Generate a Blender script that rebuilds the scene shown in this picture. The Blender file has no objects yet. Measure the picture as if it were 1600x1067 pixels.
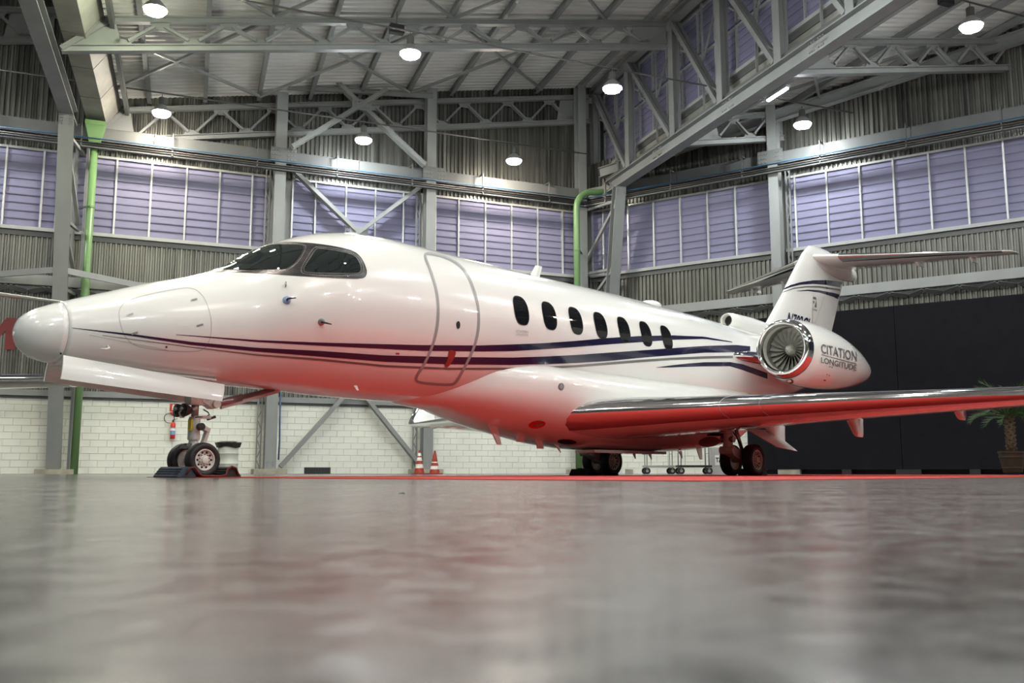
import bpy, bmesh, math, random
from mathutils import Vector, Matrix
from mathutils.bvhtree import BVHTree
random.seed(7)
SC = bpy.context.scene
COL = SC.collection
# ------------------------------------------------------------------ camera
FPX, CX, CY, HOR, CAMH = 1475.0, 800.0, 533.5, 738.0, 0.06
PITCH = math.atan((HOR - CY) / FPX)
cam_d = bpy.data.cameras.new('camera')
cam_d.sensor_width = 36.0
cam_d.lens = 36.0 * FPX / 1600.0
cam_d.clip_start = 0.01
cam_d.clip_end = 300
cam_d.dof.use_dof = True
cam_d.dof.focus_distance = 15.0
cam_d.dof.aperture_fstop = 8.0
cam = bpy.data.objects.new('camera', cam_d)
cam.location = (0, 0, CAMH)
cam.rotation_euler = (math.pi / 2 + PITCH, 0, 0)
COL.objects.link(cam)
SC.camera = cam
# ------------------------------------------------------------------ world, exposure
wd = bpy.data.worlds.new('night')
SC.world = wd
wd.use_nodes = True
wd.node_tree.nodes['Background'].inputs[0].default_value = (0.02, 0.025, 0.04, 1)
wd.node_tree.nodes['Background'].inputs[1].default_value = 1.0
SC.view_settings.view_transform = 'Standard'
SC.view_settings.look = 'None'
SC.view_settings.gamma = 1.0
SC.view_settings.use_curve_mapping = False
SC.view_settings.exposure = 0.0
LAMP_STRENGTH = 365.0
SC.cycles.max_bounces = 8
SC.cycles.diffuse_bounces = 4
SC.cycles.glossy_bounces = 4
SC.cycles.sample_clamp_indirect = 6.0

# ------------------------------------------------------------------ pixel to place helpers
_c, _s = math.cos(PITCH), math.sin(PITCH)
CAMO = Vector((0, 0, CAMH))
def ray(u, v):
    a = (u - CX) / FPX; b = (CY - v) / FPX
    return Vector((a, _c - b * _s, _s + b * _c))
def at_z(u, v, z):
    r = ray(u, v); return CAMO + r * ((z - CAMH) / r.z)
def at_plane(u, v, P, n):
    r = ray(u, v); return CAMO + r * ((Vector(P) - CAMO).dot(n) / r.dot(n))
# hall axes: a runs along the long wall (0 at the corner), b runs into the room
TH = math.radians(22.6)
HE = Vector((math.cos(TH), math.sin(TH), 0)); HN = Vector((math.sin(TH), -math.cos(TH), 0))
HC = Vector((3.1, 38.99, 0))
PH = math.radians(34.4)
RG = Vector((math.cos(PH), -math.sin(PH), 0)); RM = Vector((-math.sin(PH), -math.cos(PH), 0))
Z = Vector((0, 0, 1))
def HL(a, b, z): return HC + HE * a + HN * b + Z * z            # left (long) wall frame
def HR(s, m, z): return HC + RG * s + RM * m + Z * z            # right wall frame
SKEW = -0.068
def HS(a, b, z): return HC + HE * (a + SKEW * b) + HN * b + Z * z   # roof frame (girders run a little askew)
def on_b(u, v, b): return at_plane(u, v, HC + HN * b, HN)
def on_m(u, v, m): return at_plane(u, v, HC + RM * m, RM)

# ------------------------------------------------------------------ materials
MATS = {}
def mat(name, col, rough=0.5, metal=0.0, coat=0.0, spec=0.5, noise=None, bump=None, emit=None, trans=0.0, rvar=None):
    """noise=(scale xyz, amount, detail); bump=(scale, strength)"""
    m = bpy.data.materials.new(name); m.use_nodes = True
    nt = m.node_tree; N = nt.nodes; L = nt.links
    b = N['Principled BSDF']
    b.inputs['Base Color'].default_value = (*col, 1)
    b.inputs['Roughness'].default_value = rough
    b.inputs['Metallic'].default_value = metal
    b.inputs['Coat Weight'].default_value = coat
    b.inputs['Coat Roughness'].default_value = 0.02
    b.inputs['Specular IOR Level'].default_value = spec
    if emit:
        b.inputs['Emission Color'].default_value = (*emit[0], 1)
        b.inputs['Emission Strength'].default_value = emit[1]
    if noise or bump or rvar:
        tc = N.new('ShaderNodeTexCoord'); mp = N.new('ShaderNodeMapping')
        L.new(tc.outputs['Object'], mp.inputs[0])
        sc = noise[0] if noise else (1, 1, 1)
        mp.inputs['Scale'].default_value = sc if not isinstance(sc, (int, float)) else (sc, sc, sc)
        nz = N.new('ShaderNodeTexNoise'); nz.inputs['Scale'].default_value = 1.0
        nz.inputs['Detail'].default_value = noise[2] if noise else 4
        L.new(mp.outputs[0], nz.inputs['Vector'])
        if noise:
            rp = N.new('ShaderNodeMapRange')
            rp.inputs[1].default_value = 0.3; rp.inputs[2].default_value = 0.7
            rp.inputs[3].default_value = 1 - noise[1]; rp.inputs[4].default_value = 1 + noise[1]
            L.new(nz.outputs[0], rp.inputs[0])
            mx = N.new('ShaderNodeVectorMath'); mx.operation = 'SCALE'
            mx.inputs[0].default_value = col
            L.new(rp.outputs[0], mx.inputs['Scale'])
            L.new(mx.outputs[0], b.inputs['Base Color'])
        if rvar:
            r2 = N.new('ShaderNodeMapRange')
            r2.inputs[1].default_value = 0.3; r2.inputs[2].default_value = 0.7
            r2.inputs[3].default_value = rvar[0]; r2.inputs[4].default_value = rvar[1]
            L.new(nz.outputs[0], r2.inputs[0]); L.new(r2.outputs[0], b.inputs['Roughness'])
        if bump:
            n2 = N.new('ShaderNodeTexNoise'); n2.inputs['Scale'].default_value = bump[0]; n2.inputs['Detail'].default_value = 4
            L.new(tc.outputs['Object'], n2.inputs['Vector'])
            bp = N.new('ShaderNodeBump'); bp.inputs['Strength'].default_value = bump[1]; bp.inputs['Distance'].default_value = 0.01
            L.new(n2.outputs[0], bp.inputs['Height']); L.new(bp.outputs[0], b.inputs['Normal'])
    MATS[name] = m
    return m
mat('white_paint', (.82, .82, .80), .22, coat=1.0)
mat('inner_white', (.70, .69, .66), .4)
mat('chrome', (.70, .70, .71), .08, metal=1)
mat('lip_chrome', (.86, .86, .87), .07, metal=1)
mat('frame_metal', (.055, .052, .055), .30, metal=.6, noise=((9, 9, 9), .5, 4))
mat('rivet_metal', (.55, .55, .54), .3, metal=.8)
mat('navy', (.010, .009, .045), .14, coat=.5)
mat('stripe_grey', (.20, .20, .19), .25, metal=.3, coat=.3)
mat('door_grey', (.33, .33, .33), .3, coat=.2)
mat('seam_grey', (.38, .38, .37), .4)
mat('letter_grey', (.14, .14, .145), .3)
mat('dark_glass', (.008, .009, .011), .03, spec=.7)
mat('cockpit_glass', (.010, .016, .016), .025, spec=.75)
mat('black', (.012, .012, .013), .5)
mat('duct_dark', (.20, .20, .18), .4, metal=.2)
mat('duct_light', (.50, .50, .45), .4)
mat('fan_metal', (.42, .42, .38), .4, metal=.2)
mat('rubber', (.016, .016, .016), .55, noise=((12, 12, 12), .3, 3))
mat('rim_white', (.72, .70, .66), .3)
mat('gear_white', (.66, .66, .63), .3, noise=((7, 7, 7), .12, 4))
mat('gear_metal', (.35, .35, .36), .3, metal=.8)
mat('gear_dark', (.05, .05, .05), .4, metal=.4)
mat('yellow', (.75, .60, .02), .4)
mat('lens', (.75, .72, .62), .08, spec=.8)
mat('red_paint', (.62, .03, .02), .35)
mat('red_letter', (.17, .012, .016), .5)
mat('red_plug', (.33, .035, .025), .5)
mat('steel', (.235, .245, .245), .42, noise=((1.5, 1.5, .7), .10, 4))
mat('beam_paint', (.125, .13, .13), .45, noise=((1.5, 1.5, .7), .08, 4))
mat('steel_light', (.27, .28, .28), .42, noise=((1.5, 1.5, .7), .08, 4))
mat('bolt', (.25, .25, .25), .4, metal=.5)
mat('cladding', (.130, .130, .118), .40, metal=.5, noise=((4.5, 4.5, .25), .55, 5), rvar=(.26, .5))
mat('roof_sheet', (.60, .60, .59), .45, noise=((.5, .5, .5), .10, 4))
mat('gutter', (.27, .265, .24), .6, noise=((1.5, 1.5, 1.5), .18, 5))
mat('louver', (.205, .20, .305), .6, spec=.15, noise=((.8, .8, .8), .08, 3))
mat('alu', (.44, .45, .45), .35, metal=.3)
mat('sill', (.36, .37, .37), .4)
mat('block_paint', (.80, .81, .745), .55, noise=((1.2, 1.2, 1.2), .05, 4), bump=(40, .25))
mat('mortar', (.70, .71, .65), .8)
mat('concrete', (.33, .31, .25), .85, noise=((4, 4, 4), .25, 5), bump=(30, .4))
mat('pipe_green', (.15, .275, .11), .35, noise=((2, 2, .6), .07, 3))
mat('blue', (.035, .11, .20), .35)
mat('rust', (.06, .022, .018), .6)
mat('dark_steel', (.10, .105, .105), .5)
mat('conduit', (.12, .12, .12), .4, metal=.4)
mat('stage_black', (.008, .008, .011), .75, spec=.12, noise=((3, 3, 3), .15, 3), bump=(60, .15))
mat('carpet_red', (.42, .020, .014), .85, noise=((30, 30, 30), .12, 4), bump=(120, .4))
mat('cone_red', (.34, .035, .022), .5, noise=((9, 9, 9), .35, 5))
mat('cone_white', (.75, .73, .68), .5, noise=((9, 9, 9), .2, 4))
mat('drum', (.50, .52, .46), .45, noise=((5, 5, 2), .14, 4))
mat('plastic_bag', (.02, .02, .02), .25)
mat('extinguisher_label', (.22, .33, .55), .4)
mat('palm_leaf', (.035, .075, .02), .45, noise=((6, 6, 6), .3, 3))
mat('palm_bark', (.07, .046, .024), .8, noise=((10, 10, 10), .35, 4))
mat('pot', (.035, .019, .012), .35, noise=((4, 4, 4), .2, 3))
mat('chock_blue', (.045, .06, .085), .6, noise=((15, 15, 15), .3, 4))
mat('chock_black', (.02, .02, .02), .6)
mat('rope_red', (.14, .02, .022), .7)
mat('sign_white', (.85, .85, .83), .5)
mat('paper_grey', (.45, .45, .44), .6)
mat('lamp_housing', (.5, .5, .5), .3, metal=.6)
def lampmat(name, col, k): mat(name, (.9, .9, .9), .4, emit=(col, LAMP_STRENGTH * k))
lampmat('lamp_cool', (.95, 1.0, .985), 1.0)
lampmat('lamp_warm', (1.0, .90, .74), 1.15)
lampmat('lamp_green', (.95, 1.0, .70), 1.1)
mat('strip_light', (.9, .9, .9), .4, emit=((.9, .97, 1), 40))
def floor_mat():
    m = bpy.data.materials.new('polished_floor'); m.use_nodes = True
    nt = m.node_tree; N = nt.nodes; L = nt.links; b = N['Principled BSDF']
    tc = N.new('ShaderNodeTexCoord')
    def nz(scale, detail, rough=.55):
        n = N.new('ShaderNodeTexNoise'); n.inputs['Scale'].default_value = scale; n.inputs['Detail'].default_value = detail
        n.inputs['Roughness'].default_value = rough
        L.new(tc.outputs['Object'], n.inputs['Vector']); return n
    big, mid, fine, tiny = nz(.5, 5), nz(3.2, 7, .68), nz(26, 6, .7), nz(240, 3, .7)
    def rng(n, lo, hi, a=.3, c=.7):
        r = N.new('ShaderNodeMapRange'); r.inputs[1].default_value = a; r.inputs[2].default_value = c
        r.inputs[3].default_value = lo; r.inputs[4].default_value = hi
        L.new(n.outputs[0], r.inputs[0]); return r
    r1, r2, r3, r4 = rng(big, .85, 1.15), rng(mid, .78, 1.22), rng(fine, .60, 1.40), rng(tiny, .6, 1.4)
    def mul(a, c):
        k = N.new('ShaderNodeMath'); k.operation = 'MULTIPLY'
        L.new(a.outputs[0], k.inputs[0]); L.new(c.outputs[0], k.inputs[1]); return k
    k = mul(mul(mul(r1, r2), r3), r4)
    v = N.new('ShaderNodeVectorMath'); v.operation = 'SCALE'; v.inputs[0].default_value = (.112, .108, .101)
    L.new(k.outputs[0], v.inputs['Scale']); L.new(v.outputs[0], b.inputs['Base Color'])
    ra, rb = rng(mid, .13, .22), rng(fine, .7, 1.4)
    rr = mul(ra, rb); L.new(rr.outputs[0], b.inputs['Roughness'])
    sp = mul(rng(mid, .30, .55), mul(rng(fine, .55, 1.45), rng(tiny, .7, 1.3))); L.new(sp.outputs[0], b.inputs['Specular IOR Level'])
    bp = N.new('ShaderNodeBump'); bp.inputs['Strength'].default_value = .03; bp.inputs['Distance'].default_value = .004
    L.new(fine.outputs[0], bp.inputs['Height']); L.new(bp.outputs[0], b.inputs['Normal'])
    MATS['floor'] = m
floor_mat()

# ------------------------------------------------------------------ mesh building
ORG = {}
JOINED = {'bolts', 'splice_bolts', 'base_bolts', 'rivet_row', 'lug_nut', 'vent_hole', 'fittings', 'valve_block', 'bark_scales', 'lacing'}   # pieces a few pixels wide
def _perp(d, up=None):
    d = d.normalized()
    u = Vector(up) if up is not None else Z
    if abs(d.dot(u.normalized())) > .98: u = Vector((1, 0, 0)) if abs(d.x) < .9 else Vector((0, 1, 0))
    s = d.cross(u).normalized(); w = s.cross(d).normalized()
    return s, w
class MB:
    def __init__(self): self.v = []; self.f = []
    def quad(self, a, b, c, d):
        i = len(self.v); self.v += [Vector(a), Vector(b), Vector(c), Vector(d)]; self.f.append((i, i+1, i+2, i+3)); return self
    def poly(self, pts):
        i = len(self.v); self.v += [Vector(p) for p in pts]; self.f.append(tuple(range(i, i+len(pts)))); return self
    def hexa(self, p):   # 8 points: bottom 4, top 4
        i = len(self.v); self.v += [Vector(q) for q in p]
        for f in ((3,2,1,0),(4,5,6,7),(0,1,5,4),(1,2,6,5),(2,3,7,6),(3,0,4,7)): self.f.append(tuple(i+k for k in f))
        return self
    def box(self, c, sx, sy, sz, ax=None):
        c = Vector(c); X, Y, W = ax if ax else (Vector((1,0,0)), Vector((0,1,0)), Z)
        X = X * (sx/2); Y = Y * (sy/2); W = W * (sz/2)
        return self.hexa([c-X-Y-W, c+X-Y-W, c+X+Y-W, c-X+Y-W, c-X-Y+W, c+X-Y+W, c+X+Y+W, c-X+Y+W])
    def bar(self, p, q, w, h, up=None, w2=None, h2=None):
        p = Vector(p); q = Vector(q); s, t = _perp(q - p, up); w2 = w if w2 is None else w2; h2 = h if h2 is None else h2
        def r(o, w, h): return [o-s*w/2-t*h/2, o+s*w/2-t*h/2, o+s*w/2+t*h/2, o-s*w/2+t*h/2]
        return self.hexa(r(p, w, h) + r(q, w2, h2))
    def ibeam(self, p, q, w, h, up=None, tf=.03, tw=.02):
        p = Vector(p); q = Vector(q); s, t = _perp(q - p, up)
        self.bar(p + t*(h/2-tf/2), q + t*(h/2-tf/2), w, tf, up)
        self.bar(p - t*(h/2-tf/2), q - t*(h/2-tf/2), w, tf, up)
        return self.bar(p, q, tw, h-2*tf, up)
    def angle2(self, p, q, w, gap=.06, up=None):   # double angle brace
        p = Vector(p); q = Vector(q); s, t = _perp(q - p, up)
        for k in (-1, 1): self.bar(p + t*k*(gap/2+w/4), q + t*k*(gap/2+w/4), w*.6, w/2, up)
        return self
    def tube(self, pts, r, seg=10, cap=True, close=False):
        pts = [Vector(p) for p in pts]; n = len(pts); rings = []
        rr = r if isinstance(r, (list, tuple)) else [r]*n
        d0 = (pts[1]-pts[0]).normalized(); s, t = _perp(d0)
        for i, p in enumerate(pts):
            if close: d = (pts[(i+1) % n] - pts[i-1]).normalized()
            else: d = ((pts[min(i+1, n-1)] - pts[max(i-1, 0)])).normalized()
            s = (s - d*s.dot(d)).normalized(); t = s.cross(d).normalized()
            rings.append([p + (s*math.cos(2*math.pi*k/seg) + t*math.sin(2*math.pi*k/seg))*rr[i] for k in range(seg)])
        return self.loft(rings, cap and not close, close)
    def loft(self, rings, cap=False, close=False, closed_ring=True):
        i0 = len(self.v); m = len(rings[0]); n = len(rings)
        for r in rings: self.v += [Vector(p) for p in r]
        for i in range(n if close else n-1):
            a = i0 + i*m; b = i0 + ((i+1) % n)*m
            for k in range(m if closed_ring else m-1):
                k2 = (k+1) % m
                self.f.append((a+k, a+k2, b+k2, b+k))
        if cap:
            self.f.append(tuple(i0+k for k in reversed(range(m))))
            self.f.append(tuple(i0+(n-1)*m+k for k in range(m)))
        return self
    def lathe(self, o, ax, prof, seg=24, cap=True):   # prof: (along, radius)
        o = Vector(o); ax = Vector(ax).normalized(); s, t = _perp(ax)
        rings = [[o + ax*h + (s*math.cos(2*math.pi*k/seg) + t*math.sin(2*math.pi*k/seg))*max(r, 1e-4) for k in range(seg)] for h, r in prof]
        return self.loft(rings, cap)
    def prism(self, pts, off):   # polygon + offset vector
        n = len(pts); i = len(self.v); off = Vector(off)
        self.v += [Vector(p) for p in pts] + [Vector(p)+off for p in pts]
        self.f.append(tuple(range(i, i+n))); self.f.append(tuple(range(i+2*n-1, i+n-1, -1)))
        for k in range(n): self.f.append((i+k, i+(k+1) % n, i+n+(k+1) % n, i+n+k))
        return self
    def build(self, name, m, parent=None, smooth=False, recalc=True, auto=None):
        org = ORG.get(parent.name, Vector((0,0,0))) if parent else Vector((0,0,0))
        me = bpy.data.meshes.new(name)
        me.from_pydata([tuple(p-org) for p in self.v], [], self.f)
        if recalc:
            bm = bmesh.new(); bm.from_mesh(me); bmesh.ops.recalc_face_normals(bm, faces=bm.faces); bm.to_mesh(me); bm.free()
        me.materials.append(MATS[m])
        if smooth: me.polygons.foreach_set('use_smooth', [True]*len(me.polygons))
        if auto is not None: 
            me.polygons.foreach_set('use_smooth', [True]*len(me.polygons)); me.set_sharp_from_angle(angle=math.radians(auto))
        me.update()
        o = bpy.data.objects.new(name, me); COL.objects.link(o)
        if parent: o.parent = parent
        if name in JOINED: o['kind'] = 'stuff'
        ORG[o.name] = org
        return o
def tag(o, label=None, cat=None, group=None, kind=None):
    if label: o['label'] = label
    if cat: o['category'] = cat
    if group: o['group'] = group
    if kind: o['kind'] = kind
    return o
def thing(name, label, cat, loc, group=None):
    o = bpy.data.objects.new(name, None); o.empty_display_size = .3; COL.objects.link(o)
    o.location = loc; ORG[o.name] = Vector(loc)
    return tag(o, label, cat, group)
def struct(o): o['kind'] = 'structure'; return o
def sempty(name, loc):
    o = bpy.data.objects.new(name, None); COL.objects.link(o); o.location = loc; ORG[o.name] = Vector(loc); return struct(o)
def piece(name, me, loc, rot, parent, scale=None):
    o = bpy.data.objects.new(name, me); COL.objects.link(o); o.parent = parent
    o.location = Vector(loc) - ORG[parent.name]; o.rotation_euler = rot
    if scale: o.scale = scale
    ORG[o.name] = ORG[parent.name]
    return o
def text_polys(s, shear=0.0, bold=0.0):
    cu = bpy.data.curves.new('t', 'FONT'); cu.body = s; cu.size = 1; cu.shear = shear; cu.offset = bold; cu.resolution_u = 3
    o = bpy.data.objects.new('t', cu); COL.objects.link(o)
    dg = bpy.context.evaluated_depsgraph_get(); ev = o.evaluated_get(dg); me = ev.to_mesh()
    vs = [Vector((p.co.x, p.co.y, 0)) for p in me.vertices]; fs = [tuple(p.vertices) for p in me.polygons]
    ev.to_mesh_clear(); bpy.data.objects.remove(o); bpy.data.curves.remove(cu)
    x0 = min(p.x for p in vs); x1 = max(p.x for p in vs); y0 = min(p.y for p in vs); y1 = max(p.y for p in vs)
    return [((p.x-x0)/(x1-x0), (p.y-y0)/(y1-y0)) for p in vs], fs
# ------------------------------------------------------------------ setting: floor, walls, roof
fl = MB()
fl.quad((-48, -18, 0), (52, -18, 0), (52, 52, 0), (-48, 52, 0))
struct(fl.build('floor', 'floor'))
ROOF_K = .185
def roofz(a):
    if a < -20: return 16.55 + ROOF_K * (a + 20)
    if a < 0: return 16.55 + ROOF_K * a
    if a < 20: return 12.85 + ROOF_K * a
    return 12.85 + ROOF_K * (a - 20)
def gable_r(s): return 12.85 + .111 * s
def corrugated(mb, P, u0, u1, z0, z1, pitch=.165, depth=.06):
    """P(u, m, z); ribs run up the wall"""
    n = int(round((u1 - u0) / pitch)); prev = None
    prof = ((0, 0), (.38, 0), (.5, 1), (.88, 1))
    pts = [(u0 + (i + x) * (u1 - u0) / n, d * depth) for i in range(n) for x, d in prof] + [(u1, 0)]
    i0 = len(mb.v)
    for u, d in pts:
        mb.v += [P(u, d, z0(u) if callable(z0) else z0), P(u, d, z1(u) if callable(z1) else z1)]
    for k in range(len(pts) - 1): mb.f.append((i0 + 2*k, i0 + 2*k + 2, i0 + 2*k + 3, i0 + 2*k + 1))
    return mb
SILL, WTOP = 8.22, 10.98
# painted block: face 0.03 proud of the mortar, worn edges
def block_mesh(L):
    m = MB(); h, e, d = .219, .007, .02
    m.hexa([(-L/2, 0, -h/2), (L/2, 0, -h/2), (L/2, 0, h/2), (-L/2, 0, h/2), (-L/2+e, -d, -h/2+e), (L/2-e, -d, -h/2+e), (L/2-e, -d, h/2-e), (-L/2+e, -d, h/2-e)])
    me = bpy.data.meshes.new('block'); me.from_pydata([tuple(p) for p in m.v], [], m.f)
    bm = bmesh.new(); bm.from_mesh(me); bmesh.ops.recalc_face_normals(bm, faces=bm.faces); bm.to_mesh(me); bm.free()
    me.materials.append(MATS['block_paint']); return me, m
BL, BLm = block_mesh(.512)
BH, BHm = block_mesh(.252)
def blocks(parent, P, rotz, u0, u1, zone):
    """lay courses; blocks inside the zone are pieces, the rest one joined part"""
    rest = MB(); X = P(1, 0, 0) - P(0, 0, 0); Yv = -(P(0, 1, 0) - P(0, 0, 0))
    for r in range(11):
        z = .1135 + r * .2272; off = .26 if r % 2 else 0.0
        k = 0; u = u0 - off
        while u < u1 - .01:
            c = u + .26
            j = random.uniform(-.003, .003)
            if c > u0 and c < u1:
                if zone[0] < c < zone[1]: piece('block', BL, P(c, j, z), (random.uniform(-.006, .006), 0, rotz + random.uniform(-.004, .004)), parent)
                else:
                    i0 = len(rest.v); o = P(c, j, z)
                    rest.v += [o + X*p.x + Yv*p.y + Z*p.z for p in BLm.v]; rest.f += [tuple(i0+q for q in f) for f in BLm.f]
            u += .52
    if rest.v: tag(rest.build('distant_blocks', 'block_paint', parent), kind='stuff')
wl = MB()
wl.quad(HL(-40, -.02, 0), HL(0.05, -.02, 0), HL(0.05, -.02, 2.5), HL(-40, -.02, 2.5))
wall_l = struct(wl.build('wall_left', 'mortar'))
ORG[wall_l.name] = Vector((0, 0, 0))
blocks(wall_l, lambda a, d, z: HL(a, d - .02, z), TH, -40, 0, (-21.9, -7.9))
corrugated(MB(), lambda a, d, z: HL(a, d - .02, z), -40, 0, 2.5, SILL).build('cladding', 'cladding', wall_l, recalc=False)
m = MB()
for a0, a1 in ((-40, -19.15), (-19.15, 0)): corrugated(m, lambda a, d, z: HL(a, d - .02, z), a0 + .001, a1 - .001, WTOP, lambda a: 16.6 + ROOF_K*(a+20 if a < -19.15 else a))
MB().quad(HL(-40, -.07, SILL-.1), HL(0, -.07, SILL-.1), HL(0, -.07, WTOP+.1), HL(-40, -.07, WTOP+.1)).build('infill', 'steel', wall_l)
corrugated(m, lambda a, d, z: HL(a, d - .02, z), 0.0, 1.3, 11.2, 16.9)
m.build('gable_cladding', 'cladding', wall_l, recalc=False)
wr = MB()
wr.quad(HR(-.05, -.02, 0), HR(34, -.02, 0), HR(34, -.02, 2.5), HR(-.05, -.02, 2.5))
wall_r = struct(wr.build('wall_right', 'mortar'))
blocks(wall_r, lambda a, d, z: HR(a, d - .02, z), -PH, 0, 16, (.1, 7.5))
corrugated(MB(), lambda a, d, z: HR(a, d - .02, z), 0, 34, 2.5, SILL).build('cladding', 'cladding', wall_r, recalc=False)
corrugated(MB(), lambda a, d, z: HR(a, d - .02, z), 0, 34, WTOP, lambda s: gable_r(s) + .15).build('gable_cladding', 'cladding', wall_r, recalc=False)
MB().quad(HR(0, -.07, SILL-.1), HR(34, -.07, SILL-.1), HR(34, -.07, WTOP+.1), HR(0, -.07, WTOP+.1)).build('infill', 'steel', wall_r)
# the rest of the shell, out of the picture
m = MB(); corrugated(m, lambda a, d, z: HL(a, 47 - d, z), -40, 42, 0, 17, pitch=.6, depth=.06)
struct(m.build('wall_back', 'cladding', recalc=False))
m = MB(); corrugated(m, lambda a, d, z: HL(-40 + d, a, z), 0, 47, 0, 17, pitch=.6, depth=.06)
struct(m.build('wall_side', 'cladding', recalc=False))
def slope_roof(a0, a1, b0, b1, nm, zf):
    mb = MB(); P = lambda b, d, a: HS(a, b, zf(a) + d)
    n = int((b1 - b0) / .30); prof = ((0, 0), (.38, 0), (.5, 1), (.88, 1)); i0 = 0
    pts = [(b0 + (i + x) * (b1 - b0) / n, d * .075) for i in range(n) for x, d in prof]
    for b, d in pts: mb.v += [P(b, d, a0), P(b, d, a1)]
    for k in range(len(pts) - 1): mb.f.append((2*k, 2*k+2, 2*k+3, 2*k+1))
    o = struct(mb.build(nm, 'roof_sheet', recalc=False)); ORG[o.name] = Vector((0, 0, 0)); return o
ceil_l = slope_roof(-40, -19.2, -.05, 47, 'ceiling', lambda a: 16.55 + ROOF_K * (a + 20))
ceil_m = slope_roof(-19.1, .9, -.05, 47, 'ceiling', lambda a: 16.55 + ROOF_K * a)
ceil_r = slope_roof(1.05, 20.7, -.05, 47, 'ceiling', lambda a: 12.85 + ROOF_K * a)
ceil_x = slope_roof(20.9, 42, -.05, 47, 'ceiling', lambda a: 12.85 + ROOF_K * (a - 20))
NP = 10
PURL = [-19.3 + i * 18.9 / NP for i in range(NP + 1)]
for c, sh in ((ceil_m, 0), (ceil_r, 20.75), (ceil_l, -20.2)):
    for i, a in enumerate(PURL):
        aa = a + sh
        if sh and c is ceil_l and i < 6: continue
        k = roofz(aa)
        MB().ibeam(HS(aa, .1, k - .13), HS(aa, 46, k - .13), .14, .24, tf=.02).build('purlin', 'steel', c)
# bracing in the roof plane
def brace(c, a0, b0, a1, b1, w=.09):
    MB().bar(HS(a0, b0, roofz(a0) - .34), HS(a1, b1, roofz(a1) - .34), w, w).build('brace_rod', 'steel', c)
for c, sh in ((ceil_m, 0), (ceil_r, 20.75)):
    for i in (0, 3, 6):
        for b0, b1 in ((.8, 7.2), (7.2, 13.6)):
            brace(c, PURL[i] + sh, b0, PURL[i+3] + sh, b1); brace(c, PURL[i] + sh, b1, PURL[i+3] + sh, b0)

# ------------------------------------------------------------------ louvred windows
def slat_mesh():
    prof = [(-.004, .150), (-.010, .075), (-.020, 0), (-.032, -.075), (-.040, -.128), (-.034, -.140)]
    v = []; f = []
    for x in (-.5, .5): v += [(x, y, z) for y, z in prof]
    n = len(prof)
    for k in range(n - 1): f.append((k, n + k, n + k + 1, k + 1))
    me = bpy.data.meshes.new('louver_slat'); me.from_pydata(v, [], f); me.materials.append(MATS['louver'])
    me.polygons.foreach_set('use_smooth', [True]*len(me.polygons)); me.update(); return me
SLAT = slat_mesh()
NWIN = [0]
def louvre_window(P, rotz, u0, u1, z0, z1, mull, rows, sill=True):
    NWIN[0] += 1
    w = sempty('window_%d' % NWIN[0], P((u0+u1)/2, 0, z0))
    ax = (P(1,0,0)-P(0,0,0), P(0,1,0)-P(0,0,0), Z)
    def bx(ua, ub, za, zb, d, t): return MB().box(P((ua+ub)/2, d, (za+zb)/2), ub-ua, t, zb-za, ax)
    fr = MB()
    for q in (bx(u0, u1, z1-.08, z1, .03, .12), bx(u0, u0+.06, z0, z1, .03, .12), bx(u1-.06, u1, z0, z1, .03, .12)):
        i = len(fr.v); fr.v += q.v; fr.f += [tuple(i+k for k in f) for f in q.f]
    fr.build('frame', 'alu', w)
    if sill:
        s = bx(u0-.05, u1+.05, z0-.12, z0, .07, .2); q = bx(u0-.05, u1+.05, z0-.3, z0-.12, .03, .08)
        s.build('sill', 'sill', w); q.build('flashing', 'dark_steel', w)
    for mu in mull: bx(mu-.03, mu+.03, z0, z1, .06, .09).build('mullion', 'alu', w)
    ed = [u0] + list(mull) + [u1]; pitch = (z1 - z0) / rows
    for e0, e1 in zip(ed[:-1], ed[1:]):
        for r in range(rows):
            piece('louver_slat', SLAT, P((e0+e1)/2, .0, z0 + (r+.5)*pitch), (random.uniform(-.035, .035), 0, rotz), w, (e1-e0-.012, 1, pitch/.272))
    return w
PL = lambda a, d, z: HL(a, d, z)
PR = lambda s, d, z: HR(s, d, z)
def ma(us, f, fr): 
    o = []
    for u in us:
        p = f(u); o.append((p - HC).dot(HE if fr == 'L' else RG))
    return sorted(o)
sv = lambda u: on_b(u, 350 + .0883*u, 0)
rv = lambda u: on_m(u, 427 - .1328*(u-960), 0)
louvre_window(PL, TH, -26.0, -20.15, SILL, WTOP, [-24.3, -23.1] + ma((3, 62), sv, 'L'), 10)
louvre_window(PL, TH, -19.75, -13.05, SILL, WTOP, ma((177, 232, 287, 339, 390), sv, 'L'), 10)
louvre_window(PL, TH, -12.3, -7.2, SILL, WTOP, ma((490, 538, 584, 628), sv, 'L'), 10)
louvre_window(PL, TH, -6.7, -.35, SILL, WTOP, ma((715, 757, 798, 839, 878), sv, 'L'), 10)
louvre_window(PR, -PH, .35, 8.1, SILL, WTOP, ma((945, 984, 1024, 1066, 1109, 1153), rv, 'R'), 10)
louvre_window(PR, -PH, 8.65, 19.0, SILL, WTOP, ma((1247, 1297, 1349, 1402, 1458, 1516, 1576), rv, 'R') + [17.6], 10)
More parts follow.
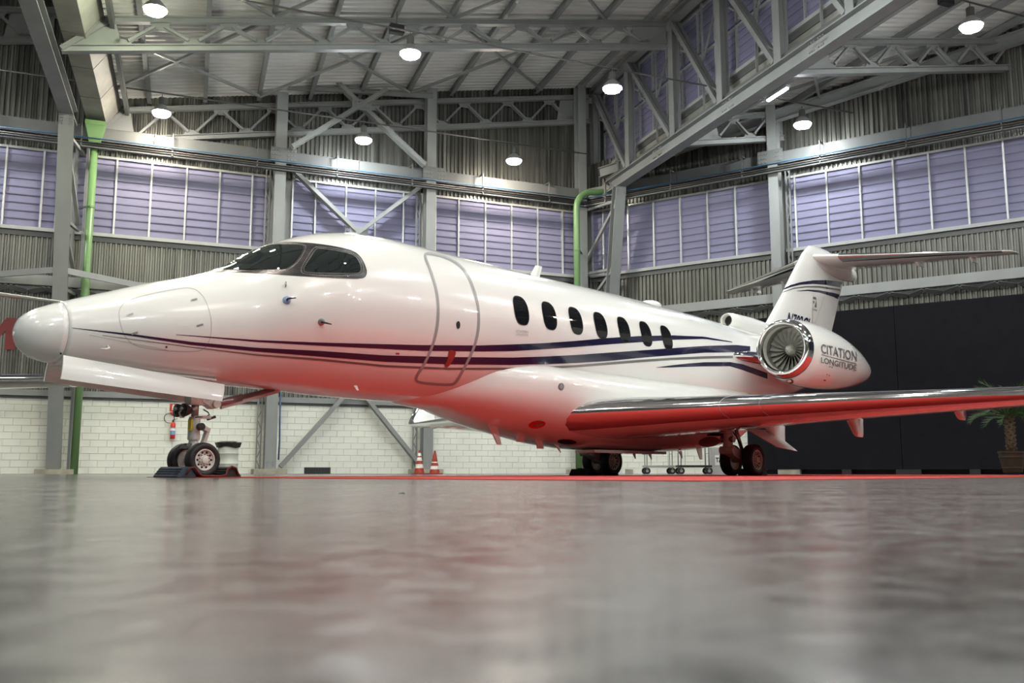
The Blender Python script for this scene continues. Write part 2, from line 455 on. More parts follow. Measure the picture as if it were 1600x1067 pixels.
# clerestory above the deep roof girder
ga = math.atan2((HS(0, 1, 0) - HS(0, 0, 0)).y, (HS(0, 1, 0) - HS(0, 0, 0)).x)
gd = (HS(0, 1, 0) - HS(0, 0, 0)).normalized(); gs = Vector((gd.y, -gd.x, 0)) 
if gs.dot(HE) > 0: gs = -gs
PC = lambda b, d, z: HS(.95, 0, z) + gd * b + gs * d
louvre_window(PC, ga, .2, 9.4, 13.0, 14.55, [1.35, 2.5, 3.65, 4.8, 5.95, 7.1, 8.25], 6)
louvre_window(PC, ga, .2, 9.4, 14.68, 16.3, [1.35, 2.5, 3.65, 4.8, 5.95, 7.1, 8.25], 6, sill=False)
louvre_window(PC, ga, 9.5, 19.5, 13.0, 14.55, [10.7, 11.9, 13.1, 14.3, 15.5, 16.7, 17.9], 6)
louvre_window(PC, ga, 9.5, 19.5, 14.68, 16.3, [10.7, 11.9, 13.1, 14.3, 15.5, 16.7, 17.9], 6, sill=False)
# solid upstand and head of the clerestory
mm = MB().box(PC(23, -.02, 12.5), 46.5, .1, .62, (gd, gs, Z)); struct(mm.build('trim_1', 'gutter'))
mm = MB().box(PC(23, -.08, 16.45), 46.5, .1, .35, (gd, gs, Z)); struct(mm.build('trim_2', 'steel'))
mm = MB().box(HS(-19.12, 23, 14.85), 46.5, .08, 4.0, (gd, gs, Z)); struct(mm.build('trim_4', 'cladding'))
mm = MB().box(PC(33, -.05, 14.4), 27, .1, 4.0, (gd, gs, Z)); struct(mm.build('trim_3', 'cladding'))

# ------------------------------------------------------------------ steel frame
AXL = (HE, HN, Z); AXR = (RG, RM, Z)
def bolts(mb, P, us, zs, d, r=.022):
    for u in us:
        for z in zs: mb.box(P(u, d, z), .045, .03, .045, (P(1,0,0)-P(0,0,0), P(0,1,0)-P(0,0,0), Z))
    return mb
def wall_column(P, u, w, z1, label, base=True, lattice=True):
    loc = P(u, .3, 0); c = thing('steel_column', label, 'column', loc, 'wall columns')
    ax = (P(1,0,0)-P(0,0,0), P(0,1,0)-P(0,0,0), Z)
    z0 = .18 if base else 0
    MB().box(P(u, .77, (z0+z1)/2), w, .03, z1-z0, ax).build('flange', 'steel', c)
    MB().box(P(u, .37, (z0+z1)/2), w, .03, z1-z0, ax).build('flange', 'steel', c)
    MB().box(P(u, .57, (z0+z1)/2), .025, .37, z1-z0, ax).build('web', 'steel', c)
    MB().box(P(u-.06, .79, 7.6), w*.5, .01, .35, ax).build('cover_plate', 'steel', c)
    if lattice:   # light laced stanchion standing behind it
        q = MB(); zz = z0
        for du in (.28, .42):
            q.box(P(u+du*(1 if P is PR else -1), .2, (z0+11.2)/2), .045, .06, 11.2-z0, ax)
        while zz < 11:
            s1 = 1 if P is PR else -1
            q.bar(P(u+.28*s1, .2, zz), P(u+.42*s1, .2, zz+.35), .03, .03); q.bar(P(u+.42*s1, .2, zz+.35), P(u+.28*s1, .2, zz+.7), .03, .03); zz += .7
        q.build('lacing', 'steel', c)
    if base:
        MB().box(P(u, .5, .09), w+.75, .8, .18, ax).build('plinth', 'concrete', c)
        bolts(MB(), P, (u-.1, u+.1), (.3, .42), .79).build('base_bolts', 'bolt', c)
    return c
wall_column(PL, -12.85, .40, 14.0, 'grey steel wall column between the extinguisher wall and the cross-braced bay')
wall_column(PL, -7.08, .38, 15.1, 'grey steel wall column beside the striped traffic cones')
wall_column(PL, -.48, .36, 16.3, 'grey steel corner column just behind the green pipe with an elbow', lattice=False)
wall_column(PR, 8.42, .36, 13.6, 'grey steel wall column rising behind the aircraft tail fin')
def portal_column(a, label, back):
    c = thing('portal_column', label, 'column', HL(a, .5, 0), 'leaning laced columns under the roof girders')
    p0, p1 = HL(a, .35, .16), HS(a, 2.55, 11.45)
    MB().ibeam(p0, p1, .44, .36, up=HE.cross(p1-p0), tf=.035).build('inclined_leg', 'steel', c)
    for s in (-.17, .17): MB().bar(HL(back+s, .18, .16), HL(back+s, .18, 11.3), .09, .09).build('back_leg', 'steel', c)
    for k, (z0, z1) in enumerate(((4.0, 6.0), (6.6, 8.2), (8.4, 10.9))):
        def at(z): return p0.lerp(p1, (z-.16)/11.29)
        MB().bar(HL(back, .3, z0), at(z1), .12, .10).build('lacing_bar', 'steel', c)
        MB().bar(HL(back, .3, z1), at(z1), .10, .10).build('strut', 'steel', c)
    for s in (-.18, .18): bolts(MB(), lambda u, d, z: p1 + HE*(u) + HN*(.2) + Z*(z-11.45), (s, s*.6), (11.05, 11.15, 11.25, 11.35), 0).build('splice_bolts', 'bolt', c)
    kn = p0.lerp(p1, (6.5-.16)/11.29)
    for s in (-1, 1): MB().bar(kn+HE*s*.2+HN*.1, HL(a+s*2.3, .55, 6.4), .07, .2).build('knee_brace', 'steel_light', c)
    MB().box(HL(a+.05, .45, .08), 1.15, .8, .16, AXL).build('plinth', 'concrete', c)
    return c
portal_column(-19.72, 'leaning grey laced column beside the straight green downpipe', -19.45)
portal_column(.42, 'leaning grey laced column at the hall corner carrying the louvred girder', -.35)

def cross_brace(a0, a1, z0, z1, label, w=.24, b=.42):
    mid = HL((a0+a1)/2, b, (z0+z1)/2)
    t = thing('cross_brace', label, 'brace', HL((a0+a1)/2, b, z0), 'cross braces of one wall bay')
    q = MB(); q.angle2(HL(a0, b, z0), HL(a1, b, z1), w, .05, HN); q.build('brace_member', 'steel', t)
    q = MB(); q.angle2(HL(a1, b-.06, z0), HL(a0, b-.06, z1), w, .05, HN); q.build('brace_member', 'steel', t)
    MB().box(mid, .7, .05, .45, AXL).build('gusset_plate', 'steel', t)
    bolts(MB(), PL, [(a0+a1)/2+k for k in (-.25, -.12, .12, .25)], ((z0+z1)/2-.1, (z0+z1)/2+.1), b+.04).build('bolts', 'bolt', t)
    return t
cross_brace(-12.45, -7.2, .25, 6.35, 'cross brace standing against the white block wall between two columns')
cross_brace(-12.45, -7.2, 6.8, 11.3, 'cross brace in front of the lavender louvres between two columns')
t = thing('cross_brace', 'cross brace high up under the roof in front of the dark gable', 'brace', HL(-9.95, .95, 11.75), 'cross braces of one wall bay')
am, zm = -9.95, 13.85
for s, bb in ((1, 1.0), (-1, .9)):
    e0, e1 = HL(am - s*2.55, bb, 11.85), HL(am + s*.95, bb, zm + .78)
    q = MB(); q.angle2(e0, e1, .26, .06, HN); q.build('brace_member', 'steel', t)
MB().box(HL(am, 1.05, zm), .75, .05, .42, AXL).build('gusset_plate', 'steel', t)
bolts(MB(), PL, [am+k for k in (-.25, -.12, .12, .25)], (zm-.1, zm+.1), 1.09).build('bolts', 'bolt', t)
MB().ibeam(HL(-12.7, .85, 14.2), HL(-7.1, .85, 14.75), .16, .2).build('tie_beam', 'steel', t)

def wall_beam(P, u0, u1, label, cols, joints):
    t = thing('wall_beam', label, 'beam', P((u0+u1)/2, .55, 11.2), 'deep beams above the louvred windows')
    ax = (P(1,0,0)-P(0,0,0), P(0,1,0)-P(0,0,0), Z); mid = (u0+u1)/2; L = u1-u0
    ed = [u0] + joints + [u1]
    for e0, e1 in zip(ed[:-1], ed[1:]): MB().box(P((e0+e1)/2, .56, 11.58), e1-e0-.02, .03, .44, ax).build('web', 'beam_paint', t)
    MB().box(P(mid, .50, 11.80), L, .16, .025, ax).build('flange', 'beam_paint', t)
    MB().box(P(mid, .50, 11.36), L, .16, .025, ax).build('flange', 'beam_paint', t)
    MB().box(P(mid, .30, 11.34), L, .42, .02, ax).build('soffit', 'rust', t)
    u = u0 + .3; q = MB(); k = 0
    while u < u1 - .6:
        MB().bar(P(u, .12, 11.315), P(u+.45, .46, 11.315), .09, .012, Z).build('lacing_plate', 'steel_light', t)
        MB().bar(P(u+.55, .46, 11.315), P(u+1.0, .12, 11.315), .09, .012, Z).build('lacing_plate', 'steel_light', t); u += 1.25
    for c in cols:
        MB().box(P(c, .80, 11.58), .95, .02, .56, ax).build('splice_plate', 'beam_paint', t)
        bolts(MB(), P, [c+k for k in (-.4, -.28, -.16, .16, .28, .4)], (11.42, 11.58, 11.74), .82).build('splice_bolts', 'bolt', t)
    u = u0 + 1.2
    while u < u1: 
        MB().box(P(u, .76, 11.8), .045, .42, .045, ax).build('hanger_arm', 'dark_steel', t)
        MB().box(P(u, .94, 11.4), .045, .06, .85, ax).build('hanger', 'dark_steel', t); u += 2.9
    return t
wall_beam(PL, -26.5, -.2, 'pale steel beam along the long wall above the lavender louvres', [-12.75, -6.95], [-17.2, -9.9])
wall_beam(PR, .3, 19.5, 'pale steel beam along the wall behind the tail above the louvres', [8.35], [4.5, 13.2])
def conduit(P, u0, u1, d, z, r, name, m, label, cat, grp=None):
    o = MB().tube([P(u0, d, z), P(u1, d, z)], r, 8).build(name, m, smooth=True); return tag(o, label, cat, grp)
conduit(PL, -26.5, -.3, 1.02, 11.26, .026, 'blue_conduit', 'blue', 'blue pipe under the beam of the long wall', 'pipe')
conduit(PR, .3, 19.5, 1.02, 11.26, .026, 'blue_conduit', 'blue', 'blue pipe under the beam behind the tail', 'pipe')
for P, u0, u1, nm in ((PL, -26.5, -.3, 'grey conduits clipped below the blue pipe on the long wall'), (PR, .3, 19.5, 'grey conduits clipped below the blue pipe behind the tail')):
    t = thing('conduit_rack', nm, 'pipes', P((u0+u1)/2, .3, 11.0))
    ax = (P(1,0,0)-P(0,0,0), P(0,1,0)-P(0,0,0), Z)
    for k, (d, z, r) in enumerate(((.99, 11.12, .022), (.95, 11.06, .022), (.91, 11.13, .026), (.87, 11.04, .022), (.84, 11.1, .022))):
        MB().tube([P(u0, d, z), P(u1, d, z)], r, 6).build('conduit', 'conduit', t, smooth=True)
    MB().box(P((u0+u1)/2, .86, 10.99), u1-u0, .12, .05, ax).build('tray', 'dark_steel', t)
def low_beam(P, u0, u1, label):
    t = thing('laced_beam', label, 'beam', P((u0+u1)/2, .45, 6.1), 'laced beams below the louvres')
    ax = (P(1,0,0)-P(0,0,0), P(0,1,0)-P(0,0,0), Z)
    MB().box(P((u0+u1)/2, .50, 6.36), u1-u0, .03, .32, ax).build('web', 'steel_light', t)
    MB().box(P((u0+u1)/2, .44, 6.52), u1-u0, .14, .02, ax).build('flange', 'steel_light', t)
    MB().box(P((u0+u1)/2, .44, 6.2), u1-u0, .14, .02, ax).build('flange', 'steel_light', t)
    u = u0 + .2; q = MB()
    while u < u1 - .8:
        MB().bar(P(u, .12, 6.02), P(u+.5, .46, 6.10), .22, .015, Z-ax[1]*.6).build('lacing_plate', 'steel_light', t)
        MB().bar(P(u+.5, .46, 6.10), P(u+1.0, .12, 6.02), .22, .015, Z-ax[1]*.6).build('lacing_plate', 'steel_light', t); u += 1.1
    MB().box(P((u0+u1)/2, .1, 6.15), u1-u0, .06, .1, ax).build('wall_angle', 'steel', t)
    return t
low_beam(PL, -26.5, -.4, 'laced horizontal beam on the cladding behind the aircraft nose')
low_beam(PR, .5, 19.5, 'laced horizontal beam on the cladding above the black screen wall')
for P, u0, u1, lb in ((PL, -26.5, -.3, 'thin grey rail capping the painted block wall behind the nose wheel'), (PR, .3, 19.5, 'thin grey rail capping the block wall behind the main wheels')):
    ax = (P(1,0,0)-P(0,0,0), P(0,1,0)-P(0,0,0), Z)
    t = thing('wall_rail', lb, 'rail', P((u0+u1)/2, .1, 2.5))
    MB().box(P((u0+u1)/2, .1, 2.66), u1-u0, .12, .2, ax).build('rail', 'steel', t)
    MB().box(P((u0+u1)/2, .06, 2.525), u1-u0, .05, .05, ax).build('drip_edge', 'dark_steel', t)

def truss(F, b, a0, a1, zb, zt, label, n, flat=False):
    """F(a,b,z); Warren truss with n top panels"""
    t = thing('roof_truss', label, 'truss', F((a0+a1)/2, b, zb((a0+a1)/2)), 'roof trusses')
    MB().ibeam(F(a0, b, zb(a0)), F(a1, b, zb(a1)), .22, .2, tf=.03, tw=.05).build('bottom_chord', 'steel', t)
    MB().ibeam(F(a0+.9, b, zt(a0+.9)), F(a1, b, zt(a1)), .2, .18, tf=.03, tw=.05).build('top_chord', 'steel', t)
    MB().bar(F(a0, b, zb(a0)), F(a0+1.2, b, zt(a0+1.2)), .2, .14).build('end_chord', 'steel', t)
    p = (a1 - a0 - .6) / n
    tops = [a0 + .6 + i*p for i in range(n+1)]; ex = (F(1,b,0)-F(0,b,0)).normalized(); ey = Vector((-ex.y, ex.x, 0))
    def plate(a, z, w, h, up):
        c = F(a, b, z); k = 1 if up else -1
        q = MB(); q.prism([c + ex*(-w/2), c + ex*(w/2), c + ex*(w*.3) + Z*h*k, c + ex*(-w*.3) + Z*h*k], ey*.03)
        q.build('gusset_plate', 'steel', t)
    for i, a in enumerate(tops):
        if i > 0: plate(a, zt(a) - .02, .62, .26, False)
        if i < n:
            c = a + p/2; plate(c, zb(c) + .05, .62, .24, True)
            if i > 0: q = MB(); q.angle2(F(a+.12, b, zt(a+.12)-.2), F(c-.14, b, zb(c-.14)+.22), .13, .035, ey); q.build('diagonal', 'steel', t)
            a2 = tops[i+1]
            q = MB(); q.angle2(F(c+.14, b, zb(c+.14)+.22), F(a2-.12, b, zt(a2-.12)-.2), .13, .035, ey); q.build('diagonal', 'steel', t)
    # big plates at the two ends
    for s, a in ((1, a0), (-1, a1)):
        q = MB(); q.prism([F(a, b, zb(a)), F(a+s*1.55, b, zb(a+s*1.55)), F(a+s*1.35, b, zt(a+s*1.35)-.12), F(a+s*(.9 if s > 0 else .0), b, zt(a+s*(.9 if s > 0 else 0))-.1)], ey*.03)
        q.build('end_plate', 'steel', t)
    return t
zb_m = lambda a: 15.22 + ROOF_K*a; zt_m = lambda a: 16.08 + ROOF_K*a
truss(HS, 7.2, -19.35, .15, zb_m, zt_m, 'long sloping roof truss crossing the hall above the aircraft nose', 10)
truss(HS, .2, -19.35, .15, lambda a: 14.95 + ROOF_K*a, lambda a: 16.05 + ROOF_K*a, 'roof truss close in front of the dark gable cladding', 10)
truss(HS, 13.6, -19.35, .15, zb_m, zt_m, 'roof truss further into the hall above the nose', 10)
truss(HS, 20.0, -19.35, .15, zb_m, zt_m, 'roof truss over the open floor in front of the nose', 10)
zb_r = lambda a: 11.55 + ROOF_K*a; zt_r = lambda a: roofz(max(a, .03)) - .36
truss(HS, 7.2, .8, 6.0, zb_r, zt_r, 'short roof truss meeting the wall behind the tail under the girder', 3)
truss(HS, 13.6, .8, 11.5, zb_r, zt_r, 'roof truss of the lower bay above the tailplane', 6)
truss(HS, 20.0, .8, 18.5, zb_r, zt_r, 'roof truss of the lower bay over the left wing', 9)
truss(HS, .2, -26.5, -20.6, lambda a: 14.95 + ROOF_K*(a+20), lambda a: 16.05 + ROOF_K*(a+20), 'roof truss in the dark bay beyond the leaning column', 3)

def girder(a, label, deep, b1=46):
    t = thing('roof_girder', label, 'girder', HS(a, 2.5, 11.3))
    MB().ibeam(HS(a, 1.6, 11.66), HS(a, b1, 11.66), .42, .5, tf=.04, tw=.03).build('bottom_chord', 'steel', t)
    if not deep:
        MB().box((HS(a-.1, 1.4, 12.2)+HS(a-.1, b1, 12.2))/2, .05, b1-1.4, .6, (gs, gd, Z)).build('upstand', 'steel', t)
        return t
    MB().ibeam(HS(a, -.1, 16.35), HS(a, b1, 16.35), .36, .3, tf=.03).build('top_chord', 'steel', t)
    MB().bar(HS(a+.2, 1.4, 12.02), HS(a+.2, b1, 12.02), .5, .22).build('gutter_plate', 'dark_steel', t)
    ps = [.2, 3.55, 7.2, 10.4, 13.6, 16.8, 20.0, 26, 32, 38]
    for b in ps: MB().ibeam(HS(a, b, 11.9), HS(a, b, 16.2), .34, .3, up=gs, tf=.03).build('post', 'steel', t)
    for b, c in zip(ps[:-1], ps[1:]):
        q = MB(); q.angle2(HS(a, b+.15, 16.1), HS(a, c-.2, 12.0), .26, .08, gs); q.build('diagonal', 'steel', t)
        m_ = (b+c)/2
        MB().bar(HS(a+.25, m_, 12.0), HS(a+.25, m_, 16.2), .07, .07).build('light_post', 'steel', t)
        MB().bar(HS(a+.25, m_, 14.1), HS(a+.25, c-.3, 16.1), .06, .06).build('light_brace', 'steel', t)
        for k in range(5): MB().bar(HS(a-.06, b+.6+k*.5, 14.9-k*.55), HS(a+.06, b+.75+k*.5, 14.75-k*.55), .05, .05).build('batten', 'steel', t)
    for b in (1.9, 6.2, 11.0, 15.5):
        bolts(MB(), lambda u, d, z: HS(a, u, z) + gs*d, [b+k for k in (-.3, -.2, -.1, .1, .2, .3)], (11.5, 11.75), .22).build('splice_bolts', 'bolt', t)
    return t
girder(.45, 'deep roof girder with posts and diagonals in front of lavender clerestory louvres', True)
girder(-19.72, 'shallow roof girder running from the leaning column beside the green downpipe', False)
# rake beam along the wall behind the tail
t = thing('rake_beam', 'sloping grey beam under the roof edge above the tail wall', 'beam', HR(8, .4, 13))
MB().ibeam(HR(1.0, .45, gable_r(1)-.55), HR(19.5, .45, gable_r(19.5)-.55), .3, .42, tf=.03).build('beam', 'steel', t)
for s in (4.4, 8.3, 12.2): MB().bar(HR(s, .45, gable_r(s)-.8), HR(s+1.6, .45, gable_r(s+1.6)-.35), .1, .1).build('knee', 'steel', t)

# ------------------------------------------------------------------ roof gutter, downpipes
t = thing('box_gutter', 'cream box gutter under the roof valley above the green funnel', 'gutter', HS(-18.9, 6, 11.9))
g0 = MB()
for k in range(9):
    b0, b1 = .3 + k*2.4, .3 + k*2.4 + 2.36
    MB().hexa([HS(-19.35, b0, 12.05), HS(-18.75, b0, 12.05), HS(-18.75, b1, 12.05), HS(-19.35, b1, 12.05), HS(-19.35, b0, 12.7), HS(-18.3, b0, 12.72), HS(-18.3, b1, 12.72), HS(-19.35, b1, 12.7)]).build('gutter_section', 'gutter', t)
MB().bar(HS(-18.1, .3, 12.62), HS(-18.1, 22, 12.62), .12, .3).build('edge_purlin', 'dark_steel', t)
pp = on_b(124, 600, .70); pa = (pp - HC).dot(HE)
t = thing('green_downpipe', 'straight green downpipe with square funnel top beside the leaning column', 'pipe', HL(pa, .70, 0), 'green rainwater pipes')
MB().tube([HL(pa, .70, 0), HL(pa, .70, 11.15)], .125, 20).build('pipe', 'pipe_green', t, smooth=True)
def sq(z, w): return [HL(pa+sx*w/2, .70+sy*w/2, z) for sx, sy in ((-1,-1),(1,-1),(1,1),(-1,1))]
q = MB(); q.hexa(sq(11.1, .30) + sq(11.75, .62)); q.hexa(sq(11.75, .64) + sq(11.9, .64)); q.build('funnel', 'pipe_green', t)
for z in (3.6, 8.95):
    MB().lathe(HL(pa, .70, z), Z, [(-.03, .128), (-.03, .14), (.03, .14), (.03, .128)], 20).build('pipe_clip', 'pipe_green', t)
    MB().bar(HL(pa-.12, .70, z), HL(pa-.45, .35, z), .04, .05).build('clip_arm', 'dark_steel', t)
for z in (5.95,): MB().lathe(HL(pa, .70, z), Z, [(-.1, .126), (-.1, .14), (.1, .14), (.1, .126)], 20).build('socket', 'pipe_green', t, auto=40)
pp = on_b(903, 560, 1.25); pc = (pp - HC).dot(HE)
t = thing('green_downpipe', 'green downpipe with elbow at top rising behind the fuselage', 'pipe', HL(pc, 1.25, 0), 'green rainwater pipes')
path = [HL(pc, 1.25, 0), HL(pc, 1.25, 10.75)] + [HL(pc + .75*(1-math.cos(k*math.pi/16)), 1.25, 10.75 + .75*math.sin(k*math.pi/16)) for k in range(1, 9)] + [HL(pc+1.6, 1.25, 11.65), HL(pc+2.2, 1.25, 12.1)]
MB().tube(path, .13, 18).build('pipe', 'pipe_green', t, smooth=True)
MB().bar(HL(pc+.1, 1.25, 9.0), HL(-.35, .5, 9.0), .05, .06).build('clip_arm', 'dark_steel', t)
MB().lathe(HL(pc, 1.25, 9.0), Z, [(-.03, .132), (-.03, .145), (.03, .145), (.03, .132)], 18).build('pipe_clip', 'pipe_green', t)

# ------------------------------------------------------------------ high-bay lamps and their conduits
DOME = None
def lamp(a, b, z, m, label, up=.4):
    global DOME
    c = HL(a, b, z); t = thing('high_bay_lamp', label, 'lamp', c, 'high-bay lamps')
    MB().lathe(c, Z, [(.090, .315), (.095, .318), (.13, .305), (.22, .24), (.34, .13), (.36, .10)], 20).build('reflector', 'lamp_housing', t, smooth=True)
    MB().lathe(c, Z, [(.36, .11), (.60, .11), (.62, .09)], 14).build('ballast_housing', 'dark_steel', t, auto=40)
    MB().lathe(c, Z, [(-.06, .02), (-.052, .13), (-.015, .24), (.05, .292), (.093, .302)], 12, cap=True).build('diffuser', m, t)
    MB().tube([c + Z*.6, c + Z*(.62+up)], .014, 6).build('hanging_rod', 'dark_steel', t)
LAMPS = [(-17.05, 2.09, 'lamp_warm', 'warm white lamp glowing beside the green funnel in front of the gable'),
         (-10.12, 2.13, 'lamp_cool', 'lamp hanging in the middle of the upper cross brace'),
         (-4.15, 2.1, 'lamp_warm', 'warm white lamp before the dark gable left of the corner pipe elbow'),
         (-17.52, 9.65, 'lamp_green', 'yellow-green lamp by the cream box gutter'),
         (-10.59, 9.7, 'lamp_cool', 'lamp under the long roof truss above the cockpit'),
         (-3.98, 9.75, 'lamp_cool', 'lamp in front of the deep girder above the cabin windows'),
         (3.65, 9.54, 'lamp_cool', 'lamp below the girder in the lower bay before the tail wall column'),
         (3.02, 17.2, 'lamp_cool', 'lamp hanging over the left wing under the lower roof')]
for a, b, m_, lb in LAMPS: lamp(a, b, 12.0, m_, lb, .12)
for i, (a, b) in enumerate([(a, b) for b in (17.2, 24.8, 32.4, 40.0) for a in (-24.2, -17.3, -10.4, -4.0, 3.2, 10.2, 17) if not (a == 3.2 and b == 17.2) and not (b < 20 and a > 10)] + [(-24.2, 9.7), (-24.2, 2.1), (10.2, 14.0)]):
    lamp(a, b, 12.0, ('lamp_cool', 'lamp_warm', 'lamp_cool', 'lamp_cool')[i % 4], 'high-bay lamp in the row over the open hangar floor', .12)
for b, a0, a1, lb in ((2.1, -26, -.9, 'thin lamp conduit running in front of the gable truss'), (9.68, -17.9, 5.8, 'thin lamp conduit strung through the long roof truss'), (17.2, -17.9, 12, 'thin lamp conduit over the left wing')):
    tag(MB().tube([HL(a0, b, 12.78), HL(a1, b, 12.78)], .028, 6).build('lamp_conduit', 'conduit', smooth=True), lb, 'conduit', 'lamp conduits')
t = thing('strip_light', 'small lit strip light fixed under the deep girder', 'lamp', HS(1.0, 12.6, 11.4))
MB().box(HS(1.0, 12.6, 11.50), .14, 1.1, .08, (gs, gd, Z)).build('tray', 'steel_light', t); MB().box(HS(1.0, 12.6, 11.44), .08, 1.0, .05, (gs, gd, Z)).build('tube', 'strip_light', t)
for a, b, lb in ((-10.9, 9.3, 'small black floodlight clamped to the truss above the cockpit'), (2.6, 16.8, 'small black floodlight above the lamp over the left wing')):
    t = thing('floodlight', lb, 'floodlight', HL(a, b, 12.8))
    MB().box(HL(a, b, 12.95), .42, .2, .26, AXL).build('body', 'black', t); MB().bar(HL(a, b, 13.05), HL(a, b, 13.5), .04, .04).build('bracket', 'dark_steel', t)
# ------------------------------------------------------------------ the business jet
JA = math.radians(42.556); JX, JY = -5.227, 9.793
jf = Vector((-math.sin(JA), -math.cos(JA), 0)); jl = Vector((math.cos(JA), -math.sin(JA), 0))
jet = thing('business_jet', 'glossy white twin-engine business jet with navy stripes parked on red carpet', 'airplane', (JX, JY, 0))
jet.rotation_euler = (0, 0, math.atan2(jf.y, jf.x))
ORG[jet.name] = Vector((0, 0, 0))
def J(t, y, z): return Vector((-t, y, z))
def jray(u, v):
    r = ray(u, v); o = Vector((CAMO.x-JX, CAMO.y-JY, 0))
    return Vector((o.dot(jf), o.dot(jl), CAMH)), Vector((r.dot(jf), r.dot(jl), r.z))
def jy(u, v, y):
    o, d = jray(u, v); return o + d*((y-o.y)/d.y)
def jt(u, v, t):
    o, d = jray(u, v); return o + d*((-t-o.x)/d.x)
def jworld(t, y, z): return Vector((JX, JY, 0)) - jf*t + jl*y + Z*z
FT = [0, .06, .2, .5, .9, 1.4, 1.9, 2.4, 2.9, 3.3, 3.7, 4.2, 4.8, 5.5, 6.5, 8, 10, 12, 14, 15.5, 17, 18.5, 19.8, 20.6]
FZT = [1.60, 1.69, 1.792, 1.918, 2.065, 2.245, 2.40, 2.61, 2.94, 3.13, 3.265, 3.362, 3.40, 3.395, 3.378, 3.36, 3.355, 3.312, 3.25, 3.20, 3.15, 3.10, 3.0, 2.92]
FZB = [1.45, 1.365, 1.26, 1.208, 1.18, 1.15, 1.134, 1.124, 1.115, 1.105, 1.085, 1.075, 1.07, 1.07, 1.09, 1.12, 1.12, 1.12, 1.18, 1.42, 1.78, 2.15, 2.46, 2.66]
def pchip(x, xs, ys):
    n = len(xs); h = [xs[i+1]-xs[i] for i in range(n-1)]; d = [(ys[i+1]-ys[i])/h[i] for i in range(n-1)]
    m = [d[0]] + [2*d[i-1]*d[i]/(d[i-1]+d[i]) if d[i-1]*d[i] > 0 else 0 for i in range(1, n-1)] + [d[-1]]
    i = 0
    while i < n-2 and x > xs[i+1]: i += 1
    s = (x-xs[i])/h[i]
    return ys[i]*(2*s**3-3*s*s+1)+h[i]*m[i]*(s**3-2*s*s+s)+ys[i+1]*(-2*s**3+3*s*s)+h[i]*m[i+1]*(s**3-s*s)
def fsec(t):
    zt, zb = pchip(t, FT, FZT), pchip(t, FT, FZB); hh = (zt-zb)/2
    w = min(hh, 1.07)
    if t > 15: w *= 1 - .12*(t-15)/5.6
    return (zt+zb)/2, hh, w
NSEG = 72
def fring(t, g=0.0):
    zc, hh, w = fsec(t); return [J(t, (w+g)*math.cos(2*math.pi*k/NSEG), zc+(hh+g)*math.sin(2*math.pi*k/NSEG)) for k in range(NSEG)]
RAD = .425
ts1 = [0, .004, .012, .025, .045, .07, .1, .14, .19, .25, .31, .37, RAD]
ts2 = [RAD+.006] + [.47+.05*i for i in range(11)] + [1.0+.08*i for i in range(52)] + [5.2+.25*i for i in range(62)]
ts2 = [t for t in ts2 if t < 20.55] + [20.6]
r1 = [fring(t) for t in ts1]
# round the very tip of the nose
for k, sc in ((0, .25), (1, .55), (2, .75), (3, .9)):
    zc = fsec(ts1[k])[0]; r1[k] = [Vector((p.x, p.y*sc, zc+(p.z-zc)*sc)) for p in r1[k]]
fus = MB().loft([fring(t) for t in ts2], cap=True)
fuselage = fus.build('fuselage', 'white_paint', jet, smooth=True)
rad = MB().loft(r1, cap=True)
radome = rad.build('radome', 'white_paint', jet, smooth=True)
MB().loft([fring(RAD-.004, -.004), fring(RAD+.012, -.004)]).build('joint_gap', 'seam_grey', radome)
BV_F = BVHTree.FromPolygons([tuple(p) for p in fus.v], fus.f)
both = MB(); both.v = fus.v + rad.v; both.f = fus.f + [tuple(i+len(fus.v) for i in f) for f in rad.f]
BV_N = BVHTree.FromPolygons([tuple(p) for p in both.v], both.f)
def hit(u, v, bv, off):
    o, d = jray(u, v); d.normalize()
    loc, nrm, i, dist = bv.ray_cast(o, d)
    if loc is None: return None
    if nrm.dot(d) > 0: nrm = -nrm
    return loc + nrm*off
def hitc(u, v, bv, off, c):
    for k in range(30):
        p = hit(u + (c[0]-u)*k*.02, v + (c[1]-v)*k*.02, bv, off)
        if p is not None: return p
    return None
def resample(pts, n, closed=False):
    P = list(pts) + ([pts[0]] if closed else [])
    d = [0]
    for a, b in zip(P[:-1], P[1:]): d.append(d[-1]+math.hypot(b[0]-a[0], b[1]-a[1]))
    out = []; m = n if closed else n-1; j = 0
    for i in range(n):
        s = d[-1]*i/m
        while j < len(d)-2 and s > d[j+1]: j += 1
        f = (s-d[j])/max(d[j+1]-d[j], 1e-9); out.append((P[j][0]+(P[j+1][0]-P[j][0])*f, P[j][1]+(P[j+1][1]-P[j][1])*f))
    return out
def smoothpoly(pts, it=2, closed=True):
    for _ in range(it):
        o = []; n = len(pts)
        for i in range(n if closed else n-1):
            a, b = pts[i], pts[(i+1) % n]; o += [(a[0]*.75+b[0]*.25, a[1]*.75+b[1]*.25), (a[0]*.25+b[0]*.75, a[1]*.25+b[1]*.75)]
        pts = o if closed else [pts[0]]+o+[pts[-1]]
    return pts
def mir(mb):
    q = MB(); q.v = [Vector((p.x, -p.y, p.z)) for p in mb.v]; q.f = [tuple(reversed(f)) for f in mb.f]; return q
